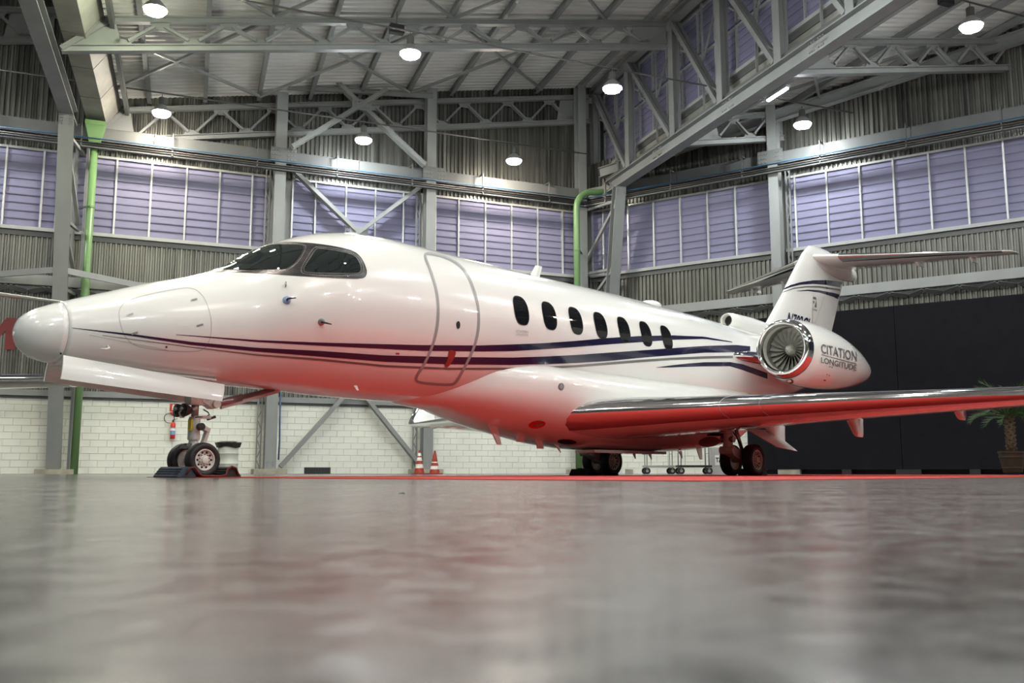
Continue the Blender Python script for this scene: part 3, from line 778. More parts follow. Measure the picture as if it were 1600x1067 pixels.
def put(mb, name, m, parent, mirror=True, smooth=True):
    # turn faces outwards (away from the body axis); drop anything that missed the surface
    mb.f = [f for f in mb.f if all(mb.v[i] is not None for i in f)]
    if not mb.f: print('MISSED', name, parent.name); return None
    mb.v = [p if p is not None else Vector((0, 0, 2)) for p in mb.v]
    mb.f = [f if _out(mb, f) else tuple(reversed(f)) for f in mb.f]
    o = mb.build(name, m, parent, smooth=smooth, recalc=False)
    if mirror: mir(mb).build(name, m, parent, smooth=smooth, recalc=False)
    return o
def _out(mb, f):
    a, b, c = mb.v[f[0]], mb.v[f[1]], mb.v[f[2]]; n = (b-a).cross(c-a); m = (a+c)/2
    return n.dot(Vector((0, m.y, m.z-2.2))) >= 0
def strip(top, bot, off=.004, n=70, m=4, bv=None):
    bv = bv or BV_F
    xs = [top[0][0]+(top[-1][0]-top[0][0])*i/(n-1) for i in range(n)]
    def itp(pl, x):
        for a, b in zip(pl[:-1], pl[1:]):
            if a[0] <= x <= b[0] or a[0] >= x >= b[0]:
                f = (x-a[0])/(b[0]-a[0]); return a[1]+(b[1]-a[1])*f
        return pl[-1][1]
    mb = MB(); idx = {}
    for i, x in enumerate(xs):
        t, b = itp(top, x), itp(bot, x)
        for k in range(m+1):
            p = hit(x, t+(b-t)*k/m, bv, off)
            if p is not None: idx[i, k] = len(mb.v); mb.v.append(p)
    for i in range(n-1):
        for k in range(m):
            q = [(i, k), (i+1, k), (i+1, k+1), (i, k+1)]
            if all(z in idx for z in q): mb.f.append(tuple(idx[z] for z in q))
    return mb
def patch(outline, off=.005, bv=None, rings=5, n=64, smo=1):
    bv = bv or BV_F
    pl = resample(smoothpoly(outline, smo), n, True); cx = sum(p[0] for p in pl)/n; cy = sum(p[1] for p in pl)/n
    mb = MB(); rows = []
    c0 = hit(cx, cy, bv, off)
    for r in range(1, rings+1):
        row = []
        for p in pl:
            f = r/rings; q = hitc(cx+(p[0]-cx)*f, cy+(p[1]-cy)*f, bv, off, (cx, cy)); row.append(len(mb.v)); mb.v.append(q)
        rows.append(row)
    ci = len(mb.v); mb.v.append(c0)
    for k in range(n): mb.f.append((ci, rows[0][k], rows[0][(k+1) % n]))
    for a, b in zip(rows[:-1], rows[1:]):
        for k in range(n): mb.f.append((a[k], b[k], b[(k+1) % n], a[(k+1) % n]))
    return mb
def band(path, w, off=.005, bv=None, n=120, closed=True, smo=2):
    """ribbon of w pixels centred on a pixel path"""
    bv = bv or BV_F; P = resample(smoothpoly(path, smo, closed), n, closed); mb = MB(); ok = []
    for i in range(n):
        a, b = (P[i-1], P[(i+1) % n]) if closed else (P[max(i-1, 0)], P[min(i+1, n-1)])
        dx, dy = b[0]-a[0], b[1]-a[1]; L = math.hypot(dx, dy) or 1; nx, ny = -dy/L, dx/L
        p, q = hit(P[i][0]+nx*w/2, P[i][1]+ny*w/2, bv, off), hit(P[i][0]-nx*w/2, P[i][1]-ny*w/2, bv, off)
        ok.append(p is not None and q is not None); mb.v += [p or Vector(), q or Vector()]
    for i in range(n if closed else n-1):
        j = (i+1) % n
        if ok[i] and ok[j]: mb.f.append((2*i, 2*j, 2*j+1, 2*i+1))
    return mb
# --- livery
S1t = [(275,522.3),(400,531),(500,535),(600,537.5),(660,539),(750,539.5),(800,538),(850,536),(900,532.5),(950,528),(1000,525),(1050,524),(1100,526),(1144,534)]
S1b = [(275,523),(400,534),(500,540),(600,545),(660,548),(750,549),(800,548.5),(850,545.5),(900,542),(950,538),(1000,534.5),(1050,531),(1100,529.5),(1144,535)]
S2t = [(113,512),(200,521),(300,534),(400,543),(500,548),(600,555),(700,557.5),(800,558.5),(850,557),(900,554.5),(950,551),(1000,547.5),(1050,544),(1100,540.5),(1150,539),(1172,541)]
S2b = [(113,512.6),(200,524),(300,539),(400,549),(500,557),(600,565),(700,569),(800,570),(850,569),(900,567),(950,564),(1000,559),(1050,555),(1100,551),(1150,550.5),(1172,553)]
S3t = [(160,523.5),(300,541.5),(400,553),(500,560),(600,570),(700,574.3),(800,574.3),(850,573),(900,570.2),(950,566),(1000,562),(1050,558.8),(1100,556.6),(1145,555.5)]
S3b = [(160,524.2),(300,543),(400,555.5),(500,563.5),(600,573.5),(700,577.6),(800,577.8),(850,576.3),(900,573.8),(950,570),(1000,566),(1050,562.5),(1100,560.5),(1145,559.5)]
S4t = [(1025,574),(1050,570.5),(1075,567.8),(1100,566),(1140,565.6),(1160,569),(1180,576),(1199,583)]
S4b = [(1025,574.4),(1050,574),(1075,573),(1100,572.4),(1140,572.2),(1160,578),(1180,585.5),(1199,592)]
for a, b, m in ((S1t, S1b, 'navy'), (S2t, S2b, 'navy'), (S3t, S3b, 'stripe_grey'), (S4t, S4b, 'navy')):
    put(strip(a, b, .0035, 150, 3), 'stripe', m, fuselage)
DOOR = [(661,396),(672,421),(681,450),(684.5,474),(684.5,500),(680.5,525),(672,550),(661,572),(648.5,591),(652,597),(676,600),(705,601.5),(713,597),(723,579),(737,552),(746,525),(748.5,500),(746,472),(736,440),(722,417),(700,403),(678,397)]
put(band(DOOR, 4.0, .005, n=200, smo=2), 'door_outline', 'door_grey', fuselage, mirror=False)
put(patch([(702,546),(712,548),(712,553),(708,562),(700,574),(693,573),(699,562),(700,552)], .006, n=24, rings=3), 'door_handle', 'red_plug', fuselage, mirror=False)
put(patch([(713,503),(717,501),(719,506),(718,513),(714,514),(712.5,508)], .006, n=24, rings=2), 'peephole', 'black', fuselage, mirror=False)
HATCH = [(186,480),(205,466),(280,450),(303,450),(318,462),(329,490),(331,515),(325,540),(310,550),(255,548),(210,541),(194,525),(186,500)]
put(band(HATCH, .8, .003, n=140), 'hatch_seam', 'seam_grey', fuselage)
for u, v in ((203, 490.5), (210, 519.5), (303, 467.3), (312, 507)):
    put(patch([(u-5.5, v+1), (u+5, v-2), (u+6, v+1.2), (u-4.5, v+3.8)], .005, n=16, rings=2, smo=0), 'hatch_latch', 'rivet_metal', fuselage)
    put(patch([(u-3, v+1.1), (u+4, v-.7), (u+4.5, v+.9), (u-2.5, v+2.6)], .0075, n=16, rings=2, smo=0), 'latch_slot', 'door_grey', fuselage)
put(strip([(140,523),(262,547)], [(140,523.5),(262,547.6)], .003, 40, 1), 'panel_seam', 'seam_grey', fuselage)
# --- flight-deck windows
FRAME = [(327,425),(337,419.5),(346,414),(360,406),(378,396.8),(395,390.5),(407.5,386.3),(420,382.5),(434,379),(447,377.8),(460,378),(495,380.6),(530,386),(553,392),(565,402.5),(573,420),(573,430.5),(567,436),(530,435),(495,433),(451,430.5),(407.5,427),(364,425.5)]
put(patch(FRAME, .004, rings=10, n=110, smo=1), 'windshield_frame', 'frame_metal', fuselage)
WS = [(344.5,421.5),(358,411.5),(372,403.5),(385,396.8),(399,390.6),(413,386),(428.5,382.3),(450,382.8),(472,384),(475,387.6),(464,407),(452,417),(444,421),(407,421.3),(375,421.5)]
SWN = [(486,401),(492,392),(495.5,389.3),(501,389.3),(518,391),(547.5,397),(558,404),(564,418),(563,425),(558,428),(520,427.8),(477.5,427),(474,422.6),(475.5,417)]
put(patch(WS, .010, rings=8, n=90, smo=1), 'windshield', 'cockpit_glass', fuselage)
put(patch(SWN, .010, rings=6, n=70, smo=1), 'side_window', 'cockpit_glass', fuselage)
put(band(SWN, .8, .012, n=90, smo=1), 'window_seal', 'stripe_grey', fuselage)
def rivets(path, n, closed=True, r=.0042):
    q = MB()
    for u, v in resample(smoothpoly(path, 1, closed), n, closed):
        p = hit(u, v, BV_F, .006)
        if p is not None: q.box(p, r*2, r*2, r*2)
    return q
def grow(pl, k):
    cx = sum(p[0] for p in pl)/len(pl); cy = sum(p[1] for p in pl)/len(pl)
    out = []
    for x, y in pl:
        d = math.hypot(x-cx, y-cy); out.append((x+(x-cx)/d*k, y+(y-cy)/d*k*.8))
    return out
put(rivets(grow(WS, 4), 110), 'rivet_row', 'rivet_metal', fuselage, smooth=False)
put(rivets(grow(SWN, 4.5), 90), 'rivet_row', 'rivet_metal', fuselage, smooth=False)
# --- cabin windows
def side(t, z):
    zc, hh, w = fsec(t); k = max(0, 1-((z-zc)/hh)**2); y = w*math.sqrt(k)
    n = Vector((0, y/w**2, (z-zc)/hh**2)).normalized(); return J(t, y, z), n
def sidepatch(t0, z0, at, az, ex, off, rings=4, n=36, inner=0.0, lean=0.0):
    mb = MB(); rows = []
    for r in range(rings+1):
        f = inner+(1-inner)*r/rings
        row = []
        for k in range(n):
            an = 2*math.pi*k/n; c, s = math.cos(an), math.sin(an)
            x = math.copysign(abs(c)**(2/ex), c)*at*f; y = math.copysign(abs(s)**(2/ex), s)*az*f
            p, nn = side(t0+x+lean*y, z0+y); row.append(len(mb.v)); mb.v.append(p+nn*off)
        rows.append(row)
    for a, b in zip(rows[:-1], rows[1:]):
        for k in range(n): mb.f.append((a[k], b[k], b[(k+1) % n], a[(k+1) % n]))
    return mb
TW0, DTW = 6.80, .6605
for i in range(7):
    t = TW0+i*DTW
    w_ = put(sidepatch(t, 2.49, .158, .222, 2.7, .006, inner=.02), 'cabin_window', 'dark_glass', fuselage)
    put(sidepatch(t, 2.49, .168, .232, 2.7, .0045, rings=1, inner=.93), 'window_rim', 'black', fuselage)
# --- small fittings on the nose
def fit_tube(u0, v0, ln, name, m, disc=None, ang=(-.2, .6, -.1), r=.011):
    p = hit(u0, v0, BV_F, 0.0); q = hit(u0, v0, BV_F, .08)
    if p is None: return
    n = (q-p).normalized()
    if disc: MB().lathe(p, n, [(0, disc[0]), (.012, disc[0]*.95), (.02, disc[0]*.5)], 18).build(disc[1], disc[2], fuselage, auto=40)
    d = Vector(ang).normalized()
    MB().tube([p, p+n*.06, p+n*.09+d*ln*.4, p+n*.09+d*ln], [r*1.3, r*1.2, r, r*.7], 8).build(name, m, fuselage, smooth=True)
fit_tube(448, 469, .10, 'angle_sensor', 'gear_dark', (.050, 'sensor_plate', 'extinguisher_label'), ang=(-1, .1, .15))
fit_tube(502, 503, .10, 'pitot_probe', 'gear_dark', (.045, 'probe_base', 'gear_metal'), ang=(-1, .1, -.1))
fit_tube(168, 541, .10, 'pitot_probe', 'rim_white', None, ang=(1, .1, -.05), r=.010)
p = hit(446, 446, BV_F, 0); q = hit(446, 446, BV_F, .1); nn = (q-p).normalized()
MB().bar(p, p+nn*.06, .015, .045).build('ice_probe', 'gear_metal', fuselage); 
for u, v in ((260, 542), (95, 552)):
    put(patch([(u-1.5, v-1.5), (u+1.5, v-1.5), (u+1.5, v+1.5), (u-1.5, v+1.5)], .004, n=12, rings=1, bv=BV_N), 'drain_hole', 'black', fuselage)
put(patch([(618,551),(624,551),(624,553.5),(618,553.5)], .005, n=12, rings=1, smo=0), 'static_port', 'red_plug', fuselage)
# roof antennas
def blade(t, h, c, name, lean=.12, y=0, zb=None, w=.02, m='white_paint', parent=None, up=1):
    z = (pchip(t, FT, FZT)-.03) if zb is None else zb
    q = MB(); a = [J(t, y-w, z), J(t+c*.5, y-w*1.4, z), J(t+c, y, z), J(t+c*.5, y+w*1.4, z)]
    b = [J(t+lean+c*.1, y-w*.4, z+h*up), J(t+lean+c*.4, y-w*.4, z+h*up), J(t+lean+c*.75, y, z+h*up), J(t+lean+c*.4, y+w*.4, z+h*up)]
    q.hexa(a+b); return q.build(name, m, parent or fuselage)
blade(8.15, .27, .26, 'antenna_blade', .16)
q = MB(); q.lathe(J(11.75, 0, 3.29), Z, [(0, .25), (.06, .24), (.11, .19), (.14, .1), (.148, .02)], 24); q.build('antenna_dome', 'white_paint', fuselage, smooth=True)
MB().lathe(J(4.35, 0, 3.37), Z, [(0, .12), (.02, .11), (.03, .02)], 16).build('beacon_base', 'white_paint', fuselage, smooth=True)
MB().lathe(J(6.6, .1, 3.34), Z, [(0, .09), (.03, .08), (.05, .02)], 16).build('beacon', 'lens', fuselage, smooth=True)
# --- belly fairing
BT = [4.9, 5.4, 6.0, 6.4, 7.0, 7.4, 8.2, 8.6, 9.5, 10.9, 12.0, 13.7, 14.6, 15.3]
BZ = [1.12, 1.035, .98, .90, .775, .70, .575, .52, .455, .435, .46, .60, .95, 1.4]
BW = [.10, .42, .68, .85, 1.04, 1.12, 1.22, 1.25, 1.27, 1.27, 1.25, 1.12, .8, .4]
def bring(t):
    zb, w = pchip(t, BT, BZ), pchip(t, BT, BW); zt = 1.86; zc = max(zb+.08, min(1.42, zb+.75)); ex = 2.35; R = []
    for k in range(NSEG):
        an = 2*math.pi*k/NSEG; c, s = math.cos(an), math.sin(an); h = (zt-zc) if s > 0 else (zc-zb)
        R.append(J(t, math.copysign(abs(c)**(2/ex), c)*w, zc+math.copysign(abs(s)**(2/ex), s)*h))
    return R
bel = MB().loft([bring(4.9+i*.13) for i in range(81)], cap=True)
belly = bel.build('belly_fairing', 'white_paint', jet, smooth=True)
BV_B = BVHTree.FromPolygons([tuple(p) for p in bel.v], bel.f)
put(band([(628,633),(690,627),(740,615),(790,598),(830,588),(860,583.5),(890,584)], 1.0, .004, closed=False, n=50), 'fairing_seam', 'seam_grey', belly, mirror=False)
def oval(u, v, a, b, name, m, bv, parent, tilt=0, off=.006):
    pts = [(u+a*math.cos(k*math.pi/8)*math.cos(tilt)-b*math.sin(k*math.pi/8)*math.sin(tilt), v+a*math.cos(k*math.pi/8)*math.sin(tilt)+b*math.sin(k*math.pi/8)*math.cos(tilt)) for k in range(16)]
    return put(patch(pts, off, bv, 3, 28, 0), name, m, parent, mirror=False)
oval(876.5, 604, 4.6, 5.8, 'fuel_port', 'gear_metal', BV_B, belly); oval(876.5, 604, 2.6, 3.6, 'fuel_cap', 'door_grey', BV_B, belly, off=.009)
oval(839, 663, 13.5, 6.0, 'landing_light_bay', 'red_paint', BV_B, belly, -.15); oval(841, 663, 8, 2.2, 'light_tube', 'rivet_metal', BV_B, belly, -.25, .012)
oval(886, 690, 15, 4, 'air_inlet', 'black', BV_B, belly, .05)
oval(610, 606, 0.1, 0.1, 'marker', 'seam_grey', BV_F, fuselage) if False else None
def fin_down(pts, w, name, m, parent):
    """small blade aerial: pixel outline on a plane of constant y"""
    y, px = pts; P = [jy(u, v, y) for u, v in px]; q = MB(); q.prism([p+Vector((0, -w/2, 0)) for p in P], (0, w, 0)); q.build(name, m, parent)
fin_down((.25, [(759,654),(774,658),(783,695),(777,694)]), .03, 'blade_antenna', 'white_paint', belly)
fin_down((.1, [(809,676),(818,679),(817,691),(808,690)]), .05, 'drain_mast', 'white_paint', belly)
fin_down((.2, [(837,686),(846,688),(849,701),(840,701)]), .03, 'blade_antenna', 'white_paint', belly)
fin_down((.3, [(866,694),(872,696),(876,707)]), .02, 'drain_mast', 'white_paint', belly)
for u0, v0 in ((987, 706), (1012, 707), (1060, 705)): fin_down((.3, [(u0,v0),(u0+5,v0),(u0+6,v0+11)]), .02, 'drain_mast', 'white_paint', belly)
fin_down((.4, [(1088,700),(1096,700),(1097,718),(1094,718)]), .02, 'blade_antenna', 'white_paint', belly)
fin_down((.75, [(552,602),(557,602),(560,610),(557,610)]), .02, 'drain_mast', 'white_paint', fuselage)
MB().box(J(10.3, .35, .42), 2.2, .42, .05).build('wheel_bay_door', 'white_paint', belly)
# --- wings
def foil(n=16, tc=.12):
    xs = [(1-math.cos(math.pi*i/n))/2 for i in range(n+1)]
    th = lambda x: 5*tc*(.2969*math.sqrt(x)-.126*x-.3516*x*x+.2843*x**3-.1036*x**4)
    return [(x, th(x)*.95+.02*tc*8*x*(1-x)) for x in xs], [(x, -th(x)*1.05+.02*tc*8*x*(1-x)) for x in xs]
WST = [(.7, 7.65, 13.1, 1.0, .135), (1.2, 8.0, 13.05, 1.0, .13), (2.2, 8.72, 13.05, 1.045, .125), (4, 9.98, 13.35, 1.128, .12), (6, 11.38, 13.95, 1.219, .115), (8, 12.78, 14.6, 1.31, .11), (9.3, 13.69, 15.02, 1.37, .105), (9.75, 14.02, 15.17, 1.43, .10), (10.05, 14.33, 15.3, 1.56, .10), (10.22, 14.62, 15.45, 1.78, .10), (10.34, 15.05, 15.7, 2.2, .10), (10.42, 15.45, 15.95, 2.6, .09)]
def wsection(i, n=16, part=None):
    y, le, te, z, tc = WST[i]; up, lo = foil(n, tc); c = te-le
    # tilt of the section plane follows the span line
    a, b = WST[max(i-1, 0)], WST[min(i+1, len(WST)-1)]; dy, dz = b[0]-a[0], b[3]-a[3]; L = math.hypot(dy, dz); ny, nz = -dz/L, dy/L
    def pt(x, h): return J(le+x*c, y+h*c*ny, z+h*c*nz - (.02*(x)*c if y < 9.5 else 0))
    return up, lo, pt
SPU, SPL = 4, 3
def wing(sgn):
    nm = MB(); leo = MB(); R1 = []; R2 = []
    for i in range(len(WST)):
        up, lo, pt = wsection(i)
        ring = [pt(*q) for q in reversed(up[SPU:])] + [pt(*q) for q in lo[SPL:]]
        le = [pt(*q) for q in reversed(up[:SPU+1])] + [pt(*q) for q in lo[1:SPL+1]]
        if sgn < 0: ring = [Vector((p.x, -p.y, p.z)) for p in ring]; le = [Vector((p.x, -p.y, p.z)) for p in le]
        R1.append(ring); R2.append(le)
    w = nm.loft(R1, cap=True).build('wing', 'white_paint', jet, smooth=False, auto=35)
    leo.loft(R2, closed_ring=False).build('leading_edge', 'chrome', w, smooth=True, recalc=False)
    m = MB()
    for ys in (3.0, 3.45):   # butt joints in the leading edge
        pass
    return w, R1, R2
wing_l, WR1, WR2 = wing(1)
wing_r, _, _ = wing(-1)
def wing_under(y, f):
    for i in range(len(WST)-1):
        if WST[i][0] <= y <= WST[i+1][0]:
            k = (y-WST[i][0])/(WST[i+1][0]-WST[i][0]); le = WST[i][1]+k*(WST[i+1][1]-WST[i][1]); te = WST[i][2]+k*(WST[i+1][2]-WST[i][2]); z = WST[i][3]+k*(WST[i+1][3]-WST[i][3]); tc = WST[i][4]
            c = te-le; th = 5*tc*(.2969*math.sqrt(f)-.126*f-.3516*f*f+.2843*f**3-.1036*f**4)
            return J(le+f*c, y, z-th*c*1.0-.02*f*c), c
def flap_fairing(y, sgn, t0, zt, zb, ln):
    R = []   # deep fin-shaped fairing: sloping nose, flat foot, upright tail
    for f, g, ww in ((0, .04, .02), (.12, .18, .06), (.35, .52, .085), (.55, .90, .085), (.62, .98, .08), (.9, 1.0, .06), (.98, .98, .03)):
        t = t0+f*ln; z1 = zt+.06; z0 = zt-(zt-zb)*g; ring = []
        for a in range(14):
            an = 2*math.pi*a/14; cs, sn = math.cos(an), math.sin(an)
            ring.append(J(t, sgn*(y+ww*math.copysign(abs(cs)**.7, cs)*(1 if sn > 0 else .75)), (z0+z1)/2+(z1-z0)/2*math.copysign(abs(sn)**.8, sn)))
        R.append(ring)
    MB().loft(R, cap=True).build('flap_fairing', 'white_paint', wing_l if sgn > 0 else wing_r, smooth=False, auto=50)
for sgn in (1, -1):
    for y, t0, zt, zb, ln in ((1.95, 12.55, .98, .56, .85), (3.45, 12.70, 1.12, .69, .80), (5.2, 12.9, 1.24, .94, .74), (6.6, 13.25, 1.30, 1.04, .70)): flap_fairing(y, sgn, t0, zt, zb, ln)
# leading-edge fillet line
for yy in (2.95, 3.45):
    y0 = None
    for i in range(len(WST)-1):
        if WST[i][0] <= yy < WST[i+1][0]:
            k = (yy-WST[i][0])/(WST[i+1][0]-WST[i][0]); A = [a.lerp(b, k) for a, b in zip(WR2[i], WR2[i+1])]
            ctr = sum(A, Vector())/len(A); q = MB(); q.tube([ctr+(a-ctr)*1.004 for a in A], .004, 5).build('butt_joint', 'seam_grey', wing_l)
# --- engine nacelles
NY, NZ, NT = 1.95, 2.48, 13.40
NPROF = [(.20, .590), (.35, .618), (.6, .645), (.95, .660), (1.4, .655), (1.9, .622), (2.4, .562), (2.9, .475), (3.3, .385), (3.6, .305), (3.78, .25)]
def nrings(y, prof, seg=48): return [[J(NT+h, y+r*math.cos(2*math.pi*k/seg), NZ-.045*h+r*math.sin(2*math.pi*k/seg)) for k in range(seg)] for h, r in prof]
def nacelle(sgn):
    y = NY*sgn; o = J(NT, y, NZ); ax = Vector((-1, 0, 0))
    q = MB().loft(nrings(y, NPROF)); n = q.build('nacelle', 'white_paint', jet, smooth=True)
    lip = [(.20, .588), (.14, .577), (.08, .563), (.05, .553), (.025, .54), (.006, .52), (0, .50), (.008, .478), (.03, .462), (.07, .452), (.12, .448)]
    MB().lathe(o, ax, lip, 48, cap=False).build('inlet_lip', 'lip_chrome', n, smooth=True)
    MB().lathe(o, ax, [(.12, .447), (.2, .445), (.27, .45)], 40, cap=False).build('inlet_duct', 'duct_light', n, smooth=True)
    MB().lathe(o, ax, [(.27, .45), (.4, .455), (.70, .46)], 40, cap=False).build('fan_case', 'duct_dark', n, smooth=True)
    MB().lathe(o, ax, [(.62, .46), (.64, .01)], 40, cap=False).build('rear_disc', 'black', n)
    MB().lathe(o, ax, [(.24, .005), (.26, .03), (.31, .07), (.38, .105), (.47, .125), (.52, .125)], 24, cap=True).build('spinner', 'fan_metal', n, smooth=True)
    b = MB(); R = []
    for k in range(6):
        r = .11+(.447-.11)*k/5; tw = .35+.75*k/5; ch = .15+.06*k/5; cs, sn = math.cos(tw)*ch/2, math.sin(tw)*ch/2
        th = .02*(1-k/7); cu = .05*(k/5)**2
        R.append([Vector((-.46-cs, sn+cu, r)), Vector((-.46, th/2+cu, r)), Vector((-.46+cs, -sn+cu, r)), Vector((-.46, -th/2+cu, r))])
    b.loft(R, cap=True); me = None
    for k in range(22):
        if me is None:
            ob = b.build('fan_blade', 'fan_metal', n, auto=40); me = ob.data
        else:
            ob = bpy.data.objects.new('fan_blade', me); COL.objects.link(ob); ob.parent = n
        ob.location = J(NT, y, NZ); ob.rotation_euler = (2*math.pi*k/22, 0, 0)
    MB().loft(nrings(y, [(3.78, .25), (3.7, .235), (3.5, .23)], 40)).build('exhaust_lip', 'gear_metal', n, smooth=True)
    MB().loft(nrings(y, [(3.4, .2), (3.6, .15), (3.78, .07), (3.84, .01)], 24), cap=True).build('exhaust_cone', 'gear_metal', n, smooth=True)
    # pylon
    R = []
    for yy, t0, t1, z, h in ((.75, 12.95, 17.4, 2.40, .34), (1.1, 13.2, 17.1, 2.40, .28), (1.38, 13.75, 16.7, 2.38, .24)):
        up, lo = foil(10, .1); c = t1-t0; s = h/(.1*c)
        R.append([J(t0+x*c, sgn*yy, z+hh*c*s) for x, hh in reversed(up)] + [J(t0+x*c, sgn*yy, z+hh*c*s) for x, hh in lo[1:-1]])
    pq = MB().loft(R, cap=True); pq.build('pylon', 'white_paint', n, smooth=False, auto=35)
    if sgn > 0: put(strip([(1146,542),(1186,549)], [(1146,552),(1186,561)], .006, 24, 4, BVHTree.FromPolygons([tuple(p) for p in pq.v], pq.f)), 'stripe', 'navy', n)
    MB().loft([[p+Vector((.012, 0, 0)) for p in r[6:14]] for r in R], closed_ring=False).build('pylon_edge', 'chrome', n, smooth=True, recalc=False)
    return n, q
nac_l, NQ = nacelle(1)
nac_r, _ = nacelle(-1)
BV_E = BVHTree.FromPolygons([tuple(p) for p in NQ.v], NQ.f)
def text_on(s, quad, bv, off, name, m, parent, shear=0, bold=0, plane=None):
    """quad: TL, TR, BR, BL pixels; letters are laid on the surface they are painted on"""
    vs, fs = text_polys(s, shear, bold); mb = MB(); TL, TR, BR, BL_ = quad
    for x, y in vs:
        u = (TL[0]*(1-x)+TR[0]*x)*y+(BL_[0]*(1-x)+BR[0]*x)*(1-y); v = (TL[1]*(1-x)+TR[1]*x)*y+(BL_[1]*(1-x)+BR[1]*x)*(1-y)
        p = hit(u, v, bv, off) if plane is None else plane(u, v)
        mb.v.append(p if p is not None else Vector((0, 0, 0)))
    mb.f = fs
    return mb.build(name, m, parent, recalc=False)
text_on('CITATION', [(1282,537),(1338,550),(1338,565),(1283,551.5)], BV_E, .012, 'lettering', 'letter_grey', nac_l, bold=.012)
text_on('LONGITUDE', [(1282.5,557.5),(1338,570.5),(1337.5,579.5),(1282.5,566.5)], BV_E, .012, 'lettering', 'letter_grey', nac_l, bold=.012)
put(strip([(1283,553.4),(1338,568.0)], [(1283,554.6),(1338,569.2)], .006, 24, 1, BV_E), 'lettering_rule', 'letter_grey', nac_l, mirror=False)
oval(1234, 595, 6, 4, 'wing_light', 'gear_dark', BV_E, nac_l, .4); oval(1233.5, 594.5, 3, 2.2, 'wing_light_lens', 'lens', BV_E, nac_l, 0, .012)
oval(1211, 592.5, 3.5, 2, 'drain_port', 'gear_dark', BV_E, nac_l, .4); oval(1288.5, 594, 2, 1.2, 'vent', 'gear_dark', BV_E, nac_l, .2)
for u, v in ((1296,573),(1299.5,574),(1292,585),(1295.5,586.5)): oval(u, v, 1.1, .9, 'fastener', 'letter_grey', BV_E, nac_l)
text_on('CITATION', [(806,515.5),(825,516.5),(825,520.5),(806,519.5)], BV_F, .005, 'lettering', 'seam_grey', fuselage)
text_on('LONGITUDE', [(806,521),(825,522),(825,525),(806,524)], BV_F, .005, 'lettering', 'seam_grey', fuselage)
# --- tail fin
FIN = [(2.75, 15.9, 19.9, .36), (3.3, 16.35, 20.05, .33), (3.54, 16.57, 20.1, .30), (4.36, 17.44, 20.60, .25), (5.0, 18.06, 20.98, .23), (5.3, 18.36, 21.15, .23), (5.6, 18.66, 21.0, .22), (5.80, 18.95, 20.75, .18), (5.90, 19.2, 20.4, .09), (5.925, 19.45, 20.1, .02)]
R = []
for z, le, te, th in FIN:
    up, lo = foil(14, th/(te-le)); c = te-le
    R.append([J(le+x*c, h*c*.95, z) for x, h in reversed(up)] + [J(le+x*c, -abs(hh)*c*.9, z) for x, hh in lo[1:-1]])
fin_mb = MB().loft(R, cap=True)
fin = fin_mb.build('vertical_fin', 'white_paint', jet, auto=40)
BV_V = BVHTree.FromPolygons([tuple(p) for p in fin_mb.v], fin_mb.f)
def fstrip(top, bot, m, n=40): put(strip(top, bot, .006, n, 2, BV_V), 'stripe', m, fin, mirror=True)
fstrip([(1220,453),(1235,445.5),(1250,441),(1270,438),(1290,437.5),(1318,440.5)], [(1220,454.5),(1235,448.5),(1250,445),(1270,443.5),(1290,445),(1316,449.5)], 'navy')
fstrip([(1222,456.5),(1240,449.5),(1260,447),(1280,446.8),(1315,452)], [(1222,457.5),(1240,451.5),(1260,449.2),(1280,449.6),(1315,455)], 'stripe_grey')
fstrip([(1245,454.5),(1262,452.5),(1280,453.5),(1300,457),(1313,460.5)], [(1245,455),(1262,454.5),(1280,457),(1300,463),(1311,468)], 'navy')
put(strip([(1269,516),(1288,462)], [(1269.8,516),(1288.8,462)], .006, 20, 1, BV_V), 'rudder_seam', 'seam_grey', fin)
text_on('N702GL', [(1232,488),(1268.5,498.5),(1264,519),(1228,507)], BV_V, .016, 'registration', 'navy', fin, bold=.022)
text_on('Cessna', [(1268.6,480.5),(1276.4,482.5),(1276,486.5),(1268.4,484.0)], BV_V, .008, 'lettering', 'letter_grey', fin, shear=.3)
put(patch([(1270,463.5),(1275,464.5),(1275,468.5),(1270,467)], .008, BV_V, 2, 12, 0), 'emblem', 'letter_grey', fin, mirror=False)
put(patch([(1270,470),(1272.2,470.5),(1271.8,474.8),(1270.2,472.8)], .008, BV_V, 2, 12, 0), 'emblem', 'letter_grey', fin, mirror=False)
put(patch([(1275.2,468.5),(1275.6,480.8),(1272.2,480.3)], .008, BV_V, 2, 12, 0), 'emblem', 'letter_grey', fin, mirror=False)
# dorsal intake in front of the fin
o0 = J(14.75, 0, 3.40)
q = MB(); R = []
for t, r, z in ((14.75, .155, 3.40), (14.8, .175, 3.40), (15.1, .20, 3.39), (15.8, .23, 3.36), (16.6, .26, 3.28), (17.4, .2, 3.15)):
    R.append([J(t, r*.95*math.cos(k*math.pi/12), z+r*math.sin(k*math.pi/12)) for k in range(24)])
dor = q.loft(R).build('dorsal_intake', 'white_paint', jet, smooth=True)
MB().lathe(J(14.75, 0, 3.40), (-1, 0, 0), [(0, .150), (-.004, .14), (.02, .125), (.3, .11)], 24, cap=False).build('intake_lip', 'inner_white', dor, smooth=True)
MB().lathe(J(14.9, 0, 3.40), (-1, 0, 0), [(0, .125), (.01, .001)], 24, cap=False).build('intake_throat', 'black', dor)
MB().hexa([J(14.9, -.1, 3.1), J(17.2, -.2, 3.0), J(17.2, .2, 3.0), J(14.9, .1, 3.1), J(15.0, -.05, 3.3), J(17.2, -.08, 3.45), J(17.2, .08, 3.45), J(15.0, .05, 3.3)]).build('dorsal_fillet', 'white_paint', dor)
